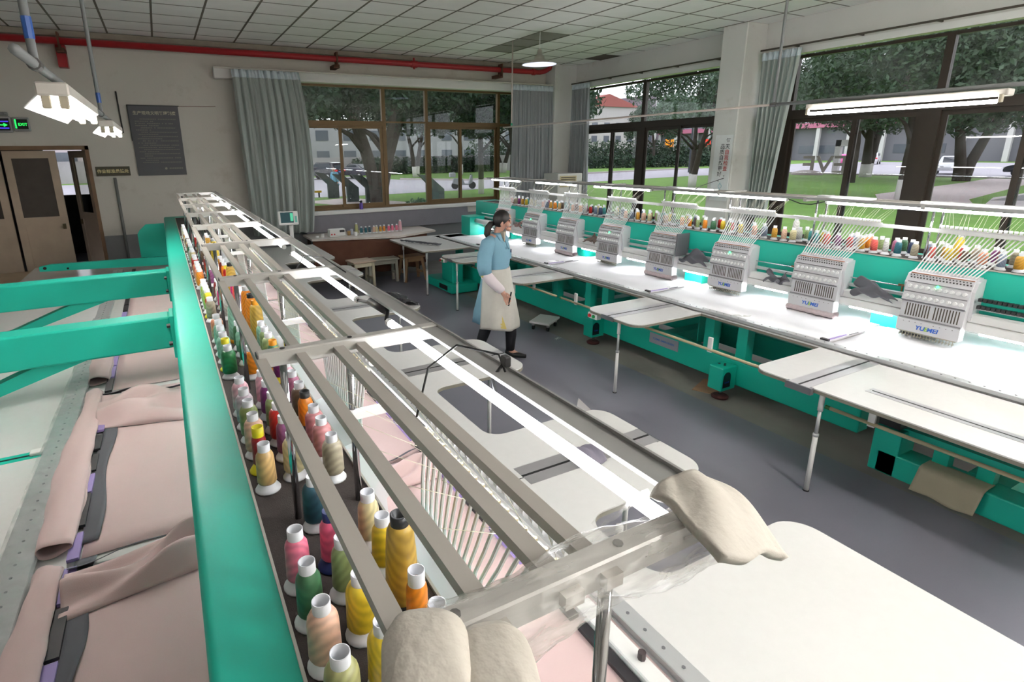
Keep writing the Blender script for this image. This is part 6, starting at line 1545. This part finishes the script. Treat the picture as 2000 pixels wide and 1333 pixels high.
# cars
def car(label, x, y, rz, body, h=1.55, suv=True):
    t = thing('car', label, 'car', (x, y, GZ + .012), rz)
    L, W_ = 4.4, 1.78
    m = mat('car_' + label.split()[0], body, rough=.25, coat=.5)
    prof = [(-2.15, .38), (-2.2, .75), (-2.1, 1.0), (-1.95, h - .1), (-1.5, h), (.2, h), (.95, 1.0), (1.95, .86), (2.2, .65), (2.18, .35)] if suv else [(-2.2, .38), (-2.25, .85), (-1.6, .98), (-.9, h - .05), (.1, h - .05), (.95, .98), (1.95, .84), (2.2, .65), (2.18, .35)]
    def add(mb, n, mm, par=None): o = bpy.data.objects.new(n, mb.mesh(n, mm)); COL.objects.link(o); o.parent = par or t; return o
    bm = bmesh.new(); q = MB().prism(prof, 'y', -W_ / 2, W_ / 2)
    vs_ = [bm.verts.new(v) for v in q.v]; [bm.faces.new([vs_[i] for i in f]) for f in q.f]
    for v in bm.verts:
        if v.co.z > 1.05: v.co.y *= .82
    bmesh.ops.bevel(bm, geom=bm.edges[:], offset=.05, segments=2, affect='EDGES')
    me = bpy.data.meshes.new('body'); bm.to_mesh(me); bm.free(); me.materials.append(m)
    o = bpy.data.objects.new('body', me); COL.objects.link(o); o.parent = t
    gl = mat('car_glass', (52, 60, 70), rough=.1)
    for s_ in (1, -1): add(MB().prism([(-1.75 if suv else -1.1, 1.02), (.75, 1.02), (.15, h - .12), (-1.6 if suv else -.85, h - .12)], 'y', s_ * W_ * .445 - .03, s_ * W_ * .445 + .03), 'side_window', gl)
    if suv: add(MB().obox((-2.06, 0, 1.22), (.03, 0, .0), (0, .62, 0), (.06, 0, .19)), 'rear_window', gl)
    else: add(MB().obox((-1.25, 0, 1.24), (.02, 0, .03), (0, .58, 0), (.30, 0, .19)), 'rear_window', gl)
    add(MB().obox((.58, 0, 1.26), (.02, 0, .02), (0, .60, 0), (-.30, 0, .24)), 'windscreen', gl)
    for xx in (-1.35, 1.35):
        for s_ in (1, -1):
            w_ = add(MB().cyl((xx, s_ * .78, .33), (xx, s_ * .92, .33), .33, 18), 'wheel', BLACK); add(MB().cyl((xx, s_ * .921, .33), (xx, s_ * .93, .33), .19, 12), 'rim', ALU, w_)
    for s_ in (1, -1):
        add(MB().box(-2.24, -2.14, s_ * .62 - .2, s_ * .62 + .2, .82, .97), 'tail_light', mat('red_tail_light', (200, 30, 40), rough=.3, emit=.4))
        add(MB().box(2.05, 2.2, s_ * .62 - .18, s_ * .62 + .18, .66, .78), 'head_light', mat('head_light', (230, 230, 230), rough=.2))
    add(MB().box(-2.27, -2.21, -.25, .25, .72, .84), 'number_plate', mat('blue_plate', (90, 120, 190)))
    return t
car('dark SUV parked at the left beyond the road', 14.6, 57.0, math.radians(125), (44, 40, 48), 1.7)
car('grey saloon parked right of the dark SUV', 17.9, 56.6, math.radians(118), (70, 70, 82), 1.5, False)
car('white hatchback parked on the wide road beyond the lawn', 64.5, 25.0, math.radians(200), (226, 226, 230), 1.6)
car('black car parked at the right edge beyond the lawn', 63.0, 18.4, math.radians(100), (40, 42, 50), 1.6)
car('silver SUV far across the wide road behind the forked tree', 96.0, 47.0, math.radians(20), (214, 212, 216), 1.7)
# scooter with its rider
sc_ = thing('scooter', 'grey scooter with a box on its rear at the road edge', 'scooter', (18.6, 34.4, GZ + .012), math.radians(-15))
for xx in (-.62, .62): loc_add(sc_, MB().cyl((xx, -.05, .25), (xx, .05, .25), .25, 14), 'wheel', BLACK)
loc_add(sc_, MB().prism([(-.8, .4), (-.7, .75), (-.1, .72), (.05, .38), (.35, .36), (.5, .95), (.6, .95), (.62, .45), (.3, .28), (-.3, .28)], 'y', -.14, .14), 'fairing', mat('silver_grey_fairing', (150, 150, 160), rough=.4))
loc_add(sc_, MB().bbox(-1.0, -.6, -.2, .2, .82, 1.12, .04, 2), 'top_box', mat('grey_top_box', (164, 164, 172)))
loc_add(sc_, MB().cyl((.5, -.3, 1.02), (.5, .3, 1.02), .02, 6).cyl((.52, 0, .9), (.5, 0, 1.02), .02, 6), 'handlebar', BLACK)
# stone letters on the lawn, read from the other side
STN = mat('stone_letter', (150, 140, 136), rough=.9, var=.1)
lx, ly = 55.2, 33.6
for i, chh in enumerate(('E', 'V', 'E')):
    me = text_mesh('letter', chh, 2.3, STN, extrude=.18, bold=.02)
    dx, dy = 1.4, -3.0
    L_ = math.hypot(dx, dy); r_ = (-dx / L_, -dy / L_, 0)
    o = place_text('stone_letter', me, (lx + .45 + dx * i * .38, ly - .9 + dy * i * .38, GZ + .85), r_, (0, 0, 1))
    tag(o, 'large stone letter %s on the lawn, %s from the left' % (chh, ordinal(i + 1)), 'letter', 'stone letters')
q = MB().box(58.7, 59.1, 31.7, 32.2, GZ, 3.0).box(58.7, 59.1, 30.3, 30.8, GZ, 3.0).box(58.7, 59.1, 30.3, 32.2, 2.4, 3.0)
tag(q.build('stone_gateway', mat('pale_stone', (196, 192, 190))), 'tall pale stone frame standing behind the stone letters', 'sculpture')
o = MB().sphere((55.0, 32.4, GZ), .9, 12, 8, (1.3, 1.6, .5)).build('rock', STN, smooth=True); tag(o, 'low rock at the foot of the stone letters', 'rock')
tag(MB().bbox(86, 88.6, 45.4, 47.2, GZ + .4, 1.4, .25, 2).cyl((86.6, 45.5, .2), (86.6, 47.1, .2), .4, 12).cyl((88.1, 45.5, .2), (88.1, 47.1, .2), .4, 12).build('pink_tricycle', mat('pink_cover', (226, 110, 170))), 'small vehicle with a bright pink cover across the road', 'vehicle')
for i, (x, y, c) in enumerate(((72, 58.5, (250, 150, 40)), (80, 58, (250, 60, 40)), (84, 57.5, (250, 190, 60)))):
    tag(MB().box(x - .9, x + .9, y + 6, y + 6.1, 2.6, 3.9).build('lit_shop_sign', lamp_mat('shop_sign_%d' % i, c, 1.2)), 'glowing %s sign seen over the hedge' % ('orange', 'red', 'yellow')[i], 'sign')
